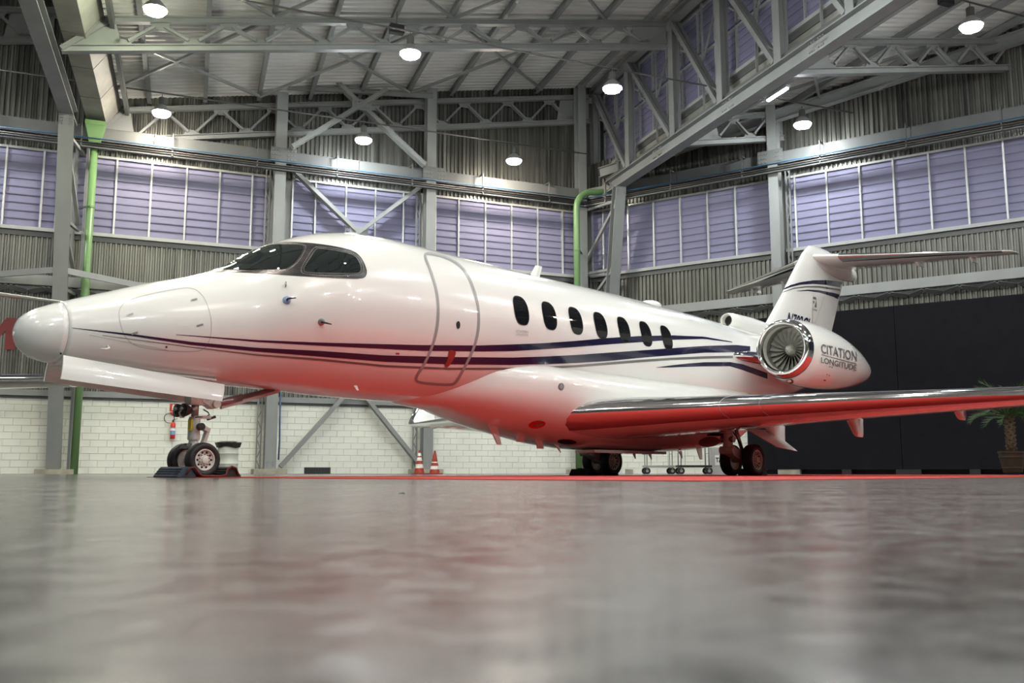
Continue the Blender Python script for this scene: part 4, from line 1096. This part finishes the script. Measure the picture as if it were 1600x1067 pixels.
# --- tailplane and bullet fairing
def bull(t0, t1, z, ry, rz):
    R = []
    for k in range(17):
        f = k/16; r = math.sin(math.pi*min(1, f*1.1)**.55 if f < .5 else 0) if False else (math.sqrt(max(0, 1-(1-min(f/.45, 1))**2)) if f < .45 else (1-.35*((f-.45)/.55)**2) if f < .96 else .45)
        R.append([J(t0+(t1-t0)*f, ry*r*math.cos(a*math.pi/10), z+rz*r*math.sin(a*math.pi/10)) for a in range(20)])
    return MB().loft(R, cap=True)
bul = bull(18.9, 21.9, 5.50, .19, .28).build('tail_bullet', 'white_paint', jet, smooth=True)
TS = [(.0, 19.0, 21.35, .13), (.4, 19.3, 21.4, .12), (1.2, 19.86, 21.62, .11), (2.6, 20.82, 22.0, .10), (3.8, 21.63, 22.33, .10), (4.02, 21.80, 22.4, .09), (4.10, 22.05, 22.42, .06)]
def tail(sgn):
    R = []; E = []
    for y, le, te, tc in TS:
        up, lo = foil(12, tc); c = te-le
        P = lambda x, h: J(le+x*c, sgn*y, 5.57+h*c)
        R.append([P(*k) for k in reversed(up)] + [P(*k) for k in lo[1:-1]])
        E.append([P(x, h*1.03+ (.002 if h > 0 else -.002)) for x, h in reversed(up[:4])] + [P(x, h*1.03-.002) for x, h in lo[1:4]])
    tp = MB().loft(R, cap=True).build('tailplane', 'white_paint', jet, auto=35)
    E2 = [[a.lerp(b, .25) for a, b in zip(E[1], E[2])]] + E[2:5] + [[a.lerp(b, .3) for a, b in zip(E[4], E[5])]]
    MB().loft(E2, closed_ring=False).build('leading_edge', 'chrome', tp, smooth=True, recalc=False)
    for y, t in ((1.9, 21.3), (3.1, 21.75)): MB().hexa([J(t, sgn*(y-.03), 5.53), J(t+.55, sgn*(y-.02), 5.54), J(t+.55, sgn*(y+.02), 5.54), J(t, sgn*(y+.03), 5.53), J(t+.15, sgn*(y-.03), 5.43), J(t+.6, sgn*(y-.01), 5.47), J(t+.6, sgn*(y+.01), 5.47), J(t+.15, sgn*(y+.03), 5.43)]).build('hinge_fairing', 'white_paint', tp)
tail(1); tail(-1)
# --- wheels and undercarriage
def wheel(t, y, r, w, parent, sgn, rim=.62, nb=10, rimmat='rim_white'):
    ax = Vector((0, sgn, 0)); o = J(t, y, r)
    tire = MB().lathe(o, ax, [(-w*.40, r*rim*.98), (-w*.47, r*.72), (-w*.5, r*.84), (-w*.42, r*.95), (-w*.22, r*.995), (-w*.08, r), (w*.08, r), (w*.22, r*.995), (w*.42, r*.95), (w*.5, r*.84), (w*.47, r*.72), (w*.40, r*rim*.98)], 40, cap=False).build('tire', 'rubber', parent, smooth=True)
    rm = MB().lathe(o, ax, [(w*.40, r*rim), (w*.44, r*rim*.97), (w*.44, r*rim*.90), (w*.28, r*rim*.84), (w*.24, r*rim*.55), (w*.34, r*rim*.36), (w*.48, r*rim*.30), (w*.52, r*rim*.12), (w*.52, .001)], 36, cap=False).build('wheel_rim', rimmat, parent, auto=30)
    q = MB()
    for k in range(nb):
        a = 2*math.pi*k/nb; c = o+ax*(w*.262)+Vector((math.cos(a), 0, math.sin(a)))*r*rim*.70
        q.lathe(c, ax, [(0, r*rim*.105), (.006, r*rim*.105), (.0065, .001)], 8)
    q.build('vent_hole', 'black', rm)
    q = MB()
    for k in range(nb):
        a = 2*math.pi*(k+.5)/nb; c = o+ax*(w*.262)+Vector((math.cos(a), 0, math.sin(a)))*r*rim*.52
        q.lathe(c, ax, [(0, r*.03), (.015, r*.03), (.016, .001)], 6)
    q.build('lug_nut', 'gear_dark', rm)
    MB().lathe(o, -ax, [(w*.38, r*rim), (w*.2, r*rim*.8), (w*.2, .001)], 30, cap=False).build('wheel_back', rimmat, parent)
    return tire
ng = MB(); TN = 2.10
ng.tube([J(TN, 0, .46), J(TN, 0, .20)], .055, 16); ng.tube([J(TN, -.2, .20), J(TN, .24, .20)], .035, 12)
gear = ng.build('nose_gear', 'gear_white', jet, smooth=False, auto=40)
wheel(TN, .225, .205, .15, gear, 1); wheel(TN, -.19, .205, .15, gear, -1)
MB().lathe(J(TN, 0, .44), Z, [(0, .066), (.02, .074), (.26, .068), (.28, .058)], 20).build('lower_cylinder', 'gear_white', gear, auto=40)
MB().tube([J(TN, 0, .70), J(TN, 0, .92)], .044, 16).build('chrome_piston', 'gear_metal', gear, smooth=True)
MB().hexa([J(TN-.09, -.07, .86), J(TN+.09, -.07, .86), J(TN+.09, .07, .86), J(TN-.09, .07, .86), J(TN-.15, -.13, 1.3), J(TN+.2, -.13, 1.3), J(TN+.2, .13, 1.3), J(TN-.15, .13, 1.3)]).build('upper_leg', 'gear_white', gear)
MB().box(J(TN-.068, .03, .62), .02, .08, .13).build('data_plate', 'yellow', gear)
for dy in (-.075, .075):
    l = MB().lathe(J(TN-.16, dy, .79), Vector((1, .12, 0)), [(-.06, .045), (0, .075), (.02, .08), (.035, .08)], 20).build('taxi_light', 'gear_dark', gear, auto=35)
    MB().lathe(J(TN-.196, dy+.004, .79), Vector((1, .12, 0)), [(0, .072), (.004, .05), (.006, .001)], 20).build('taxi_light_lens', 'dark_glass', l, smooth=True)
MB().bar(J(TN-.08, 0, .80), J(TN-.02, 0, .82), .2, .03).build('light_bracket', 'gear_white', gear)
MB().bar(J(TN+.05, .02, .62), J(TN+.17, .02, .56), .09, .05).build('torque_link', 'gear_white', gear)
MB().bar(J(TN+.17, .02, .58), J(TN+.09, .02, .33), .07, .04).build('torque_link', 'gear_white', gear)
MB().lathe(J(TN+.03, .11, .60), Vector((0, 1, 0)), [(-.05, .045), (.02, .045), (.021, .03)], 14).build('pin', 'gear_dark', gear, auto=40)
q = MB()
for k in range(7): q.box(J(TN-.1+random.uniform(-.05, .05), random.uniform(-.02, .12), .36+random.uniform(-.03, .04)), .035, .03, .03)
q.build('fittings', 'gear_metal', gear)
q = MB()
for k in range(9): q.box(J(TN+.09+random.uniform(-.05, .06), .09+random.uniform(-.03, .03), .97+random.uniform(-.05, .06)), .045, .04, .04)
q.build('valve_block', 'gear_metal', gear)
st0 = jy(333, 632, .02); st1 = jy(428, 608, .02)
MB().tube([st0, st0.lerp(st1, .45), st0.lerp(st1, .451), st1], [.045, .045, .032, .03], 12).build('drag_strut', 'gear_metal', gear, smooth=True)
MB().bar(jy(345, 637, -.02), jy(436, 611, -.02), .05, .035).build('lower_link', 'gear_white', gear)
MB().lathe(st0, Vector((0, 1, 0)), [(-.1, .05), (.1, .05), (.101, .02)], 14).build('pivot', 'gear_white', gear, auto=40)
MB().bar(J(TN+.08, .02, .96), st0, .13, .13).build('lug', 'gear_white', gear)
MB().bar(jy(302, 652, .03), jy(328, 652, .03), .06, .035).build('steering_arm', 'gear_white', gear)
MB().bar(jy(324, 655, .03), jy(336, 651, .03), .04, .03).build('tow_fitting', 'gear_dark', gear)
hp = [jy(318, 640, .03), jy(325, 644, .03), jy(327, 648, .04), jy(322, 651, .05), jy(305, 652, .06)]
MB().tube(hp, .008, 6).build('hydraulic_hose', 'gear_dark', gear, smooth=True)
hp = [jy(283, 641, .05), jy(280, 645, .05), jy(282, 652, .05), jy(288, 652, .05)]
MB().tube(hp, .010, 6).build('bracket_loop', 'gear_white', gear)
# nose gear doors
def gdoor(y, top, bot, nm='gear_door'):
    q = MB(); n = 14; R = []
    for k in range(n+1):
        f = k/n; tp, bt = [(a[0]+(b[0]-a[0])*f, a[1]+(b[1]-a[1])*f) for a, b in (top, bot)]
        col = []
        for j in range(6):
            g = j/5; p = jy(tp[0]+(bt[0]-tp[0])*g, tp[1]+(bt[1]-tp[1])*g, y); p.y += math.copysign(.02, y)*math.sin(math.pi*g)*.8 + (-.06*math.copysign(1, y))*(1-g); col.append(p)
        R.append(col + [p+Vector((0, -math.copysign(.02, y), 0)) for p in reversed(col)])
    return q.loft(R, cap=True).build(nm, 'white_paint', gear, auto=40)
gdoor(.40, ((103, 554), (355, 600)), ((95, 592), (347, 627)))
gdoor(-.40, ((72, 562), (300, 600)), ((68, 596), (292, 629)))
MB().hexa([J(.47, -.25, 1.22), J(2.2, -.3, 1.14), J(2.2, .3, 1.14), J(.47, .25, 1.22), J(.47, -.2, 1.24), J(2.2, -.28, 1.17), J(2.2, .28, 1.17), J(.47, .2, 1.24)]).build('wheel_bay', 'inner_white', gear)
# main gear
TM = 12.3
def main_gear(sgn):
    r, y = .29, 1.63*sgn
    g = MB().tube([J(TM, y-.27, r), J(TM, y+.27, r)], .05, 14).build('main_gear', 'gear_white', jet, smooth=True)
    wheel(TM, y+.23*1, r, .21, g, 1, rim=.64, nb=12); wheel(TM, y-.23, r, .21, g, -1, rim=.64, nb=12)
    MB().hexa([J(TM-.55, y-.08, .40), J(TM+.06, y-.07, .22), J(TM+.06, y+.07, .22), J(TM-.55, y+.08, .40), J(TM-.55, y-.08, .58), J(TM+.06, y-.07, .38), J(TM+.06, y+.07, .38), J(TM-.55, y+.08, .58)]).build('trailing_arm', 'gear_white', g)
    MB().tube([J(TM-.5, y, .42), J(TM-.48, y, .75), J(TM-.42, y, 1.0)], [.09, .085, .10], 16).build('leg', 'gear_white', g, smooth=True)
    MB().tube([J(TM-.08, y+.09, .34), J(TM-.36, y+.09, .85)], .035, 12).build('shock_strut', 'gear_metal', g, smooth=True)
    MB().lathe(J(TM-.5, y, .66), Vector((0, 1, 0)), [(-.13, .06), (.13, .06), (.131, .03)], 14).build('pivot', 'gear_metal', g, auto=40)
    MB().lathe(J(TM-.52, y, .46), Vector((0, 1, 0)), [(-.14, .075), (.14, .075), (.141, .03)], 14).build('pivot', 'gear_white', g, auto=40)
    MB().tube([J(TM-.4, y-sgn*.1, .75), J(TM-.2, y-sgn*.75, .78)], .03, 10).build('side_strut', 'gear_dark', g, smooth=True)
    MB().tube([J(TM-.45, y+.08, .8), J(TM-.3, y+.14, .6), J(TM-.12, y+.12, .42)], .012, 6).build('brake_hose', 'gear_dark', g, smooth=True)
    # wheel bay and leg door
    MB().hexa([J(TM-.25, y+sgn*.20, .86), J(TM+.75, y+sgn*.20, .86), J(TM+.75, y+sgn*.23, .86), J(TM-.25, y+sgn*.23, .86), J(TM+.15, y+sgn*.62, .52), J(TM+.95, y+sgn*.62, .46), J(TM+.95, y+sgn*.65, .46), J(TM+.15, y+sgn*.65, .52)]).build('gear_door', 'white_paint', g)
    return g
mg_l = main_gear(1); main_gear(-1)
oval(1108, 690, 17, 8, 'wheel_well', 'black', BV_B, belly, -.1)
# ------------------------------------------------------------------ red carpet and things on the floor
def jrect(t0, t1, y0, y1, z0, z1):
    return [jworld(t0, y0, z0), jworld(t1, y0, z0), jworld(t1, y1, z0), jworld(t0, y1, z0), jworld(t0, y0, z1), jworld(t1, y0, z1), jworld(t1, y1, z1), jworld(t0, y1, z1)]
tag(MB().hexa(jrect(1.85, 19.0, -.62, 7.1, 0.0005, .005)).build('red_carpet', 'carpet_red'), 'large flat red carpet under the fuselage and left wing', 'carpet')
# chocks at the nose wheels
def chock(t0, t1, y0, y1, h, label, m):
    c = thing('wheel_chock', label, 'chock', jworld((t0+t1)/2, (y0+y1)/2, .005), 'nose wheel chocks')
    def sec(y): 
        L = t1-t0; return [jworld(t0, y, .005), jworld(t0, y, .02), jworld(t0+L*.38, y, h), jworld(t0+L*.62, y, h), jworld(t1, y, .02), jworld(t1, y, .005)]
    MB().loft([sec(y0), sec(y1)], cap=True).build('body', m, c)
    for k in (.25, .5, .75):
        zz = .02+(h-.02)*k; L = (t1-t0)*.38*k
        MB().bar(jworld(t0+L-.004, y0+.01, zz), jworld(t0+L-.004, y1-.01, zz), .012, .012).build('tread_rib', m, c)
    return c
cw = chock(1.70, 1.93, -.16, .40, .125, 'dark blue rubber chock in front of the nose wheels', 'chock_blue')
cb = chock(2.27, 2.50, -.10, .42, .125, 'black rubber chock behind the nose wheels', 'chock_black')
pth = [jworld(1.80, .42, .03), jworld(1.83, .43, .11), jworld(1.89, .44, .12), jworld(1.93, .45, .06), jworld(1.97, .46, .02), jworld(2.2, .46, .016), jworld(2.28, .46, .03), jworld(2.30, .45, .10), jworld(2.36, .44, .13), jworld(2.42, .44, .11), jworld(2.46, .43, .03)]
tag(MB().tube(pth, .012, 8).build('chock_rope', 'rope_red', smooth=True), 'red rope joining the two nose wheel chocks', 'rope')
# chocks at main wheels
for t0, y, lb in ((12.62, -1.86, 'black rubber chock behind the right main wheels'), (11.78, -1.86, 'black rubber chock ahead of the right main wheels'), (12.62, 1.6, 'black rubber chock behind the left main wheels')):
    c = thing('wheel_chock', lb, 'chock', jworld(t0+.1, y, .005), 'main wheel chocks')
    q = MB(); zz = 0.005 if y > -.6 else 0.0
    def sec(yy): return [jworld(t0, yy, zz), jworld(t0+.09, yy, zz+.13), jworld(t0+.14, yy, zz+.13), jworld(t0+.23, yy, zz)]
    q.loft([sec(y-.25), sec(y+.25)], cap=True).build('body', 'chock_black', c); MB().bar(jworld(t0+.115, y-.1, zz+.14), jworld(t0+.115, y+.1, zz+.14), .03, .02).build('grip', 'chock_blue', c)
# extinguisher, sign and hose on the block wall
ep = on_b(270, 672, .12); ea = (ep-HC).dot(HE); ez = ep.z
t = thing('fire_extinguisher', 'red fire extinguisher with pale blue label hanging on block wall', 'extinguisher', HL(ea, .12, ez-.3))
c0 = HL(ea, .12, ez)
MB().lathe(c0, Z, [(-.30, .075), (-.29, .085), (.20, .085), (.25, .06), (.28, .03)], 18).build('cylinder', 'red_paint', t, auto=50)
MB().lathe(c0, Z, [(-.16, .0865), (.09, .0865)], 18, cap=False).build('label', 'extinguisher_label', t, smooth=True)
MB().lathe(c0, Z, [(-.02, .0875), (.06, .0875)], 18, cap=False).build('label_patch', 'sign_white', t, smooth=True)
MB().box(c0+Z*.31, .05, .05, .08).build('valve', 'gear_dark', t); MB().bar(c0+Z*.36, c0+Z*.40+HE*.14, .03, .02).build('lever', 'gear_dark', t)
MB().tube([c0+Z*.33+(HE*math.cos(a)+Z*math.sin(a))*.17-HE*.13+Z*.08 for a in [k*math.pi/10 for k in range(-3, 17)]], .014, 6).build('hose', 'black', t, smooth=True)
sp = on_b(271, 638, .03); sa = (sp-HC).dot(HE)
t = thing('extinguisher_sign', 'red square sign with extinguisher picture and arrow on block wall', 'sign', HL(sa, .02, sp.z))
MB().box(HL(sa, .02, sp.z+.03), .24, .012, .26, AXL).build('plate', 'red_paint', t)
MB().box(HL(sa, .028, sp.z+.02), .09, .008, .17, AXL).build('pictogram', 'sign_white', t)
MB().box(HL(sa, .028, sp.z+.125), .05, .008, .03, AXL).build('pictogram_valve', 'sign_white', t)
MB().prism([HL(sa-.1, .02, sp.z-.13), HL(sa+.1, .02, sp.z-.13), HL(sa+.1, .02, sp.z-.18), HL(sa, .02, sp.z-.26), HL(sa-.1, .02, sp.z-.18)], HN*.012).build('arrow', 'red_paint', t)
# drum
d0 = at_z(355, 741.4, 0); d0 = Vector((ray(355, 741).x/ray(355, 741).y*26.5, 26.5, 0))
t = thing('oil_drum', 'pale grey-green steel drum with black bag over its rim', 'drum', d0)
MB().lathe(d0, Z, [(0, .28), (.02, .29), (.03, .28), (.28, .28), (.30, .295), (.32, .28), (.56, .28), (.58, .295), (.60, .28), (.84, .28), (.86, .29), (.86, .27), (.84, .26)], 28).build('body', 'drum', t, auto=40)
q = MB(); ra = [d0+Vector((math.cos(k*math.pi/12), math.sin(k*math.pi/12), 0))*(.30+random.uniform(0, .03))+Z*(.76+random.uniform(-.03, .03)) for k in range(24)]
rb = [d0+Vector((math.cos(k*math.pi/12), math.sin(k*math.pi/12), 0))*(.35+random.uniform(-.02, .04))+Z*(.88+random.uniform(-.01, .02)) for k in range(24)]
rc = [d0+Vector((math.cos(k*math.pi/12), math.sin(k*math.pi/12), 0))*.2+Z*.90 for k in range(24)]
q.loft([ra, rb, rc], cap=True).build('bin_bag', 'plastic_bag', t, auto=30)
MB().box(d0+Z*.915, .42, .3, .02).build('lid_board', 'concrete', t)
# traffic cones
def cone(u, Y, h, label, worn):
    r_ = ray(u, 741); o = Vector((r_.x/r_.y*Y, Y, 0)); t = thing('traffic_cone', label, 'cone', o, 'traffic cones')
    MB().box(o+Z*.02, .42, .42, .04, (HE, HN, Z)).build('base', 'cone_red', t)
    rr = lambda z: .17-(.17-.035)*(z-.04)/(h-.04)
    bands = [(.04, .20, 'cone_red'), (.20, .33, 'cone_white'), (.33, .44, 'cone_red'), (.44, .55, 'cone_white'), (.55, .60, 'cone_red'), (.60, .70, 'cone_white'), (.70, h, 'cone_red')] if not worn else [(.04, .16, 'cone_red'), (.16, .27, 'cone_white'), (.27, .37, 'cone_red'), (.37, .40, 'cone_white'), (.40, h, 'cone_red')]
    for z0, z1, m in bands: MB().lathe(o, Z, [(z0, rr(z0)), (z1, rr(z1))], 20, cap=(z1 == h)).build('band', m, t, smooth=False, auto=50)
    MB().lathe(o, Z, [(h, .035), (h+.03, .03), (h+.03, .01)], 14).build('tip', 'cone_red', t)
cone(655, 31.5, .76, 'red and white striped traffic cone with clean bands', False)
cone(679, 31.0, .73, 'worn dirty red traffic cone with faded bands', True)
# wall vent
vp = on_b(496, 737, .03); va = (vp-HC).dot(HE)
t = thing('wall_vent', 'black floor-level grille in the white block wall', 'vent', HL(va, .02, .02))
MB().box(HL(va, .02, .13), .95, .03, .22, AXL).build('backing', 'black', t)
for k in range(16): MB().box(HL(va-.43+k*.0573, .045, .13), .012, .03, .2, AXL).build('bar', 'dark_steel', t)
MB().box(HL(va, .045, .235), .95, .04, .02, AXL).build('frame', 'dark_steel', t)
# red letter painted on the cladding
p1, p0 = on_b(26.5, 497, .05), on_b(26.5, 547, .05); a1 = (p1-HC).dot(HE); z0, z1 = p0.z, p1.z; sw = .30; W = 1.25
def Lp(x, z): return HL(a1-W+x, .045, z)
mb = MB()
for pts in ([(0, z0), (sw, z0), (sw, z1), (0, z1)], [(W-sw, z0), (W, z0), (W, z1), (W-sw, z1)], [(sw, z1), (sw, z1-.42), (W/2, z0+.15), (W/2, z0+.57)], [(W/2, z0+.57), (W/2, z0+.15), (W-sw, z1-.42), (W-sw, z1)]): mb.prism([Lp(*p) for p in pts], HN*.01)
bm_ = mb.build('wall_letter', 'red_letter'); bmx = bmesh.new(); bmx.from_mesh(bm_.data); bmesh.ops.remove_doubles(bmx, verts=bmx.verts, dist=.002); bmx.to_mesh(bm_.data); bmx.free()
tag(bm_, 'big red letter on dark cladding behind the aircraft nose', 'letter')
# blue hose on column
q = on_b(437, 660, .6); ha = (q-HC).dot(HE)
tag(MB().tube([HL(ha, .6, 3.2), HL(ha, .6, 1.9), HL(ha+.02, .6, 1.2), HL(ha, .6, .5)], .03, 8).build('blue_hose', 'blue', smooth=True), 'thin blue hose hanging beside the wall column near the drum', 'hose')
# luggage trolleys
def trolley(u0, u1, Y, label, dark):
    def pos(u): r_ = ray(u, 741); return Vector((r_.x/r_.y*Y, Y, 0))
    A, B = pos(u0), pos(u1); ex = (B-A).normalized(); ey = Vector((-ex.y, ex.x, 0)); L = (B-A).length; D = .6; o = (A+B)/2
    t = thing('luggage_trolley', label, 'trolley', o, 'hotel-style trolleys by the wall')
    MB().box(o+ey*D/2+Z*.24, L, D, .06, (ex, ey, Z)).build('deck', 'black' if dark else 'alu', t)
    for s in (0, 1):
        x = A.lerp(B, .08+.84*s)
        for d in (.06, D-.06): MB().tube([x+ey*d+Z*.26, x+ey*d+Z*1.5], .016, 8).build('upright', 'alu', t, smooth=True)
        for z in (.62, .85, 1.15): MB().tube([x+ey*.06+Z*z, x+ey*(D-.06)+Z*z], .012, 6).build('crossbar', 'alu', t)
        MB().tube([x+ey*.06+ex*(.12-.24*s)+Z*.26, x+ey*.06+ex*(.12-.24*s)+Z*1.5], .010, 6).build('rail', 'alu', t)
        for d in (.05, D-.05):
            w = MB().lathe(x+ey*d+Z*.105, ex.cross(Z), [(-.025, .06), (-.025, .1), (.025, .1), (.025, .06)], 16).build('caster_wheel', 'rubber', t, auto=40)
            MB().lathe(x+ey*d+Z*.105, ex.cross(Z), [(-.03, .045), (.03, .045)], 12).build('caster_hub', 'alu', w)
            MB().bar(x+ey*d+Z*.13, x+ey*d+Z*.23, .06, .05).build('caster_fork', 'gear_metal', t)
trolley(1008, 1055, 29.0, 'silver luggage trolley with pale deck behind the main wheels', False)
trolley(1061, 1113, 28.0, 'luggage trolley with black deck beside the pale one', True)
# grey box with a notice beside the left main wheels
r_ = ray(1124, 741); o = Vector((r_.x/r_.y*28.5, 28.5, 0)); t = thing('notice_box', 'grey box with white notice beside the black-decked trolley', 'box', o)
MB().box(o+Z*.4+Vector((0, .2, 0)), .42, .4, .8).build('body', 'paper_grey', t)
MB().box(o+Z*.42+Vector((0, -.006, 0)), .24, .01, .3).build('notice', 'sign_white', t)
vs, fs = text_polys('TA', 0, .04); mb = MB(); mb.v = [o+Vector((-.1+.2*x, -.013, .36+.14*y)) for x, y in vs]; mb.f = fs; mb.build('lettering', 'black', t, recalc=False)
r_ = ray(983, 741); o = Vector((r_.x/r_.y*31, 31, 0)); tag(MB().hexa([o+Vector(q) for q in ((-.12,-.1,0),(.12,-.1,0),(.12,.1,0),(-.12,.1,0),(-.10,-.09,.16),(.12,-.09,.15),(.11,.09,.16),(-.11,.09,.17))]).build('wood_block', 'concrete'), 'small dirty yellow block on the floor behind the right main wheels', 'block')
# black screen wall
SM = 2.2
tp = on_m(1309, 486, SM).z; s0 = (on_m(1165, 600, SM)-HC).dot(RG)
t = thing('screen_wall', 'tall black exhibition screen wall behind the tail', 'screen', HR(s0+6, SM, 0))
sj = (on_m(1403, 600, SM)-HC).dot(RG)
for k, (u0, u1) in enumerate(((s0, sj-.008), (sj+.008, sj+(sj-s0)*1.0), (sj+(sj-s0)+.016, sj+2*(sj-s0)))):
    MB().box(HR((u0+u1)/2, SM-.05, (tp+.16)/2), u1-u0, .1, tp-.16, AXR).build('panel', 'stage_black', t)
MB().box(HR(s0+6.5, SM-.45, .08), 13, .1, .16, AXR).build('plinth_back', 'black', t)
for k in range(7): MB().box(HR(s0+1.4+k*1.9, SM-.1, .08), .75 if k % 2 == 0 else .3, .18, .16, AXR).build('foot', 'concrete' if k == 0 else 'black', t)
# potted palm
Y = 23.5; r_ = ray(1583, 740); o = Vector((r_.x/r_.y*Y, Y, 0))
t = thing('potted_palm', 'small palm with scaly trunk in a brown pot before the black screen', 'plant', o)
MB().lathe(o+Z*.05, Z, [(0, .20), (.02, .22), (.10, .235), (.11, .25), (.13, .25), (.14, .24), (.36, .285), (.37, .30), (.40, .30), (.41, .29), (.47, .30), (.48, .315), (.53, .315), (.53, .28), (.46, .27)], 28).build('pot', 'pot', t, auto=35)
MB().lathe(o, Z, [(0, .16), (.05, .16)], 16).build('pot_base', 'black', t)
MB().lathe(o+Z*.5, Z, [(0, .27), (.01, .001)], 20).build('soil', 'palm_bark', t)
tk = MB().tube([o+Z*.5, o+Z*.95, o+Z*1.45], [.12, .105, .10], 14).build('trunk', 'palm_bark', t, smooth=True)
q = MB()
for k in range(60):
    a = k*2.4; z = .53+k*.0152; d = Vector((math.cos(a), math.sin(a), 0)); s = Vector((-d.y, d.x, 0)); b = o+Z*z+d*.10
    q.hexa([b-s*.035, b+s*.035, b+s*.03+Z*.05, b-s*.03+Z*.05, b+d*.03-s*.015+Z*.03, b+d*.03+s*.015+Z*.03, b+d*.035+s*.008+Z*.07, b+d*.035-s*.008+Z*.07])
q.build('bark_scales', 'palm_bark', tk)
for k in range(34):
    a = k*2.399+.3; el = 1.45-1.35*(k/34); L = .85+.2*random.random()
    d = Vector((math.cos(a), math.sin(a), 0)); pts = []
    for j in range(9):
        f = j/8; e = el-.85*f*f; p = pts[-1]+(d*math.cos(e)+Z*math.sin(e))*L/8 if pts else o+Z*1.40+d*.05; pts.append(p)
    fr = MB().tube(pts, [.012-.009*j/8 for j in range(9)], 5)
    side_ = Vector((-d.y, d.x, 0))
    for j in range(1, 9):
        for i2 in (0, .33, .66):
            p = pts[j] if j == 8 else pts[j].lerp(pts[j+1], i2)
            tg = (pts[j]-pts[j-1]).normalized()
            for s in (-1, 1):
                ll = (.34*(1-abs(j-4)/7)+.05)*random.uniform(.8, 1.1); tip = p+tg*ll*.8+side_*s*ll*.45+Vector((0, 0, random.uniform(-.04, .07)))
                wv = tg.cross(side_*s).normalized()*.008+tg*.009
                fr.poly([p-wv, p+wv, tip])
    fr.build('frond', 'palm_leaf', t, recalc=False)
# chip of rubbish on the floor
o = at_z(628, 771, 0); tag(MB().hexa([o+Vector(q) for q in ((-.010,-.006,0),(.009,-.007,0),(.011,.006,0),(-.008,.007,0),(-.006,-.004,.002),(.006,-.004,.004),(.007,.004,.003),(-.005,.005,.002))]).build('debris_chip', 'gear_dark'), 'tiny dark chip lying on the bare polished floor', 'debris')
# second aircraft parked beyond the left edge: fuselage out of view, wing and tailplane reach in
tipw = ray(104, 594); tipw = Vector((tipw.x/tipw.y*17.5, 17.5, 0)); zw = CAMH + ray(100, 591).z/ray(100, 591).y*17.5
t = thing('parked_aircraft', 'second white aircraft whose polished wing edge shows behind the nose', 'airplane', tipw+Vector((-9, -2, 0)))
Lw = tipw+Z*zw; Rw = Lw+Vector((-9.0, -2.6, -.35))
def foilring(p, c, th, d):
    up, lo = foil(10, th); return [p+d*(x*c)+Z*(h*c) for x, h in reversed(up)] + [p+d*(x*c)+Z*(h*c) for x, h in lo[1:-1]]
db = Vector((-.25, .97, 0)).normalized()
R = [foilring(Lw, 1.5, .16, db), foilring(Lw.lerp(Rw, .5), 2.1, .15, db), foilring(Rw, 2.8, .14, db)]
w2 = MB().loft(R, cap=True).build('wing', 'white_paint', t, auto=35)
MB().loft([[p-db*.01+Z*0 for p in r[6:14]] for r in R], closed_ring=False).build('leading_edge', 'chrome', w2, smooth=True, recalc=False)
fz = Rw.z+.75; fo = Vector((Rw.x-.9, Rw.y+1.0, fz))
MB().lathe(fo-db*6, db, [(0, .05), (.4, .45), (1.2, .8), (2.5, 1.05), (8, 1.05), (11, .7), (14.0, .3), (14.6, .1)], 28).build('fuselage', 'white_paint', t, smooth=True)
te = ray(112, 473); te = CAMO+te*(27.0/te.y)
tb = fo+db*8.2; tb.z = te.z-.45
MB().hexa([Vector((tb.x-.1, tb.y-2, fz+.2)), Vector((tb.x+.1, tb.y-2, fz+.2)), Vector((tb.x+.1, tb.y+.6, fz+.2)), Vector((tb.x-.1, tb.y+.6, fz+.2)), Vector((tb.x-.06, tb.y-.4, te.z)), Vector((tb.x+.06, tb.y-.4, te.z)), Vector((tb.x+.06, tb.y+1.0, te.z)), Vector((tb.x-.06, tb.y+1.0, te.z))]).build('vertical_fin', 'white_paint', t)
tr = CAMO+ray(-40, 452)*(25.4/ray(-40, 452).y); ext = te+(tr-te)*((tb.x-te.x)/(tr.x-te.x))
R = [foilring(te, .6, .10, db), foilring(ext, 1.5, .10, db)]
MB().loft(R, cap=True).build('tailplane', 'white_paint', t, auto=35)
for k in (-2.5, 2.0): MB().tube([fo+db*k-Z*1.0, Vector((fo.x+db.x*k, fo.y+db.y*k, .2))], .08, 10).build('gear_leg', 'gear_white', t); MB().lathe(Vector((fo.x+db.x*k, fo.y+db.y*k, .28)), Vector((1, .2, 0)), [(-.12, .16), (-.12, .28), (.12, .28), (.12, .16)], 20).build('wheel', 'rubber', t, auto=40)
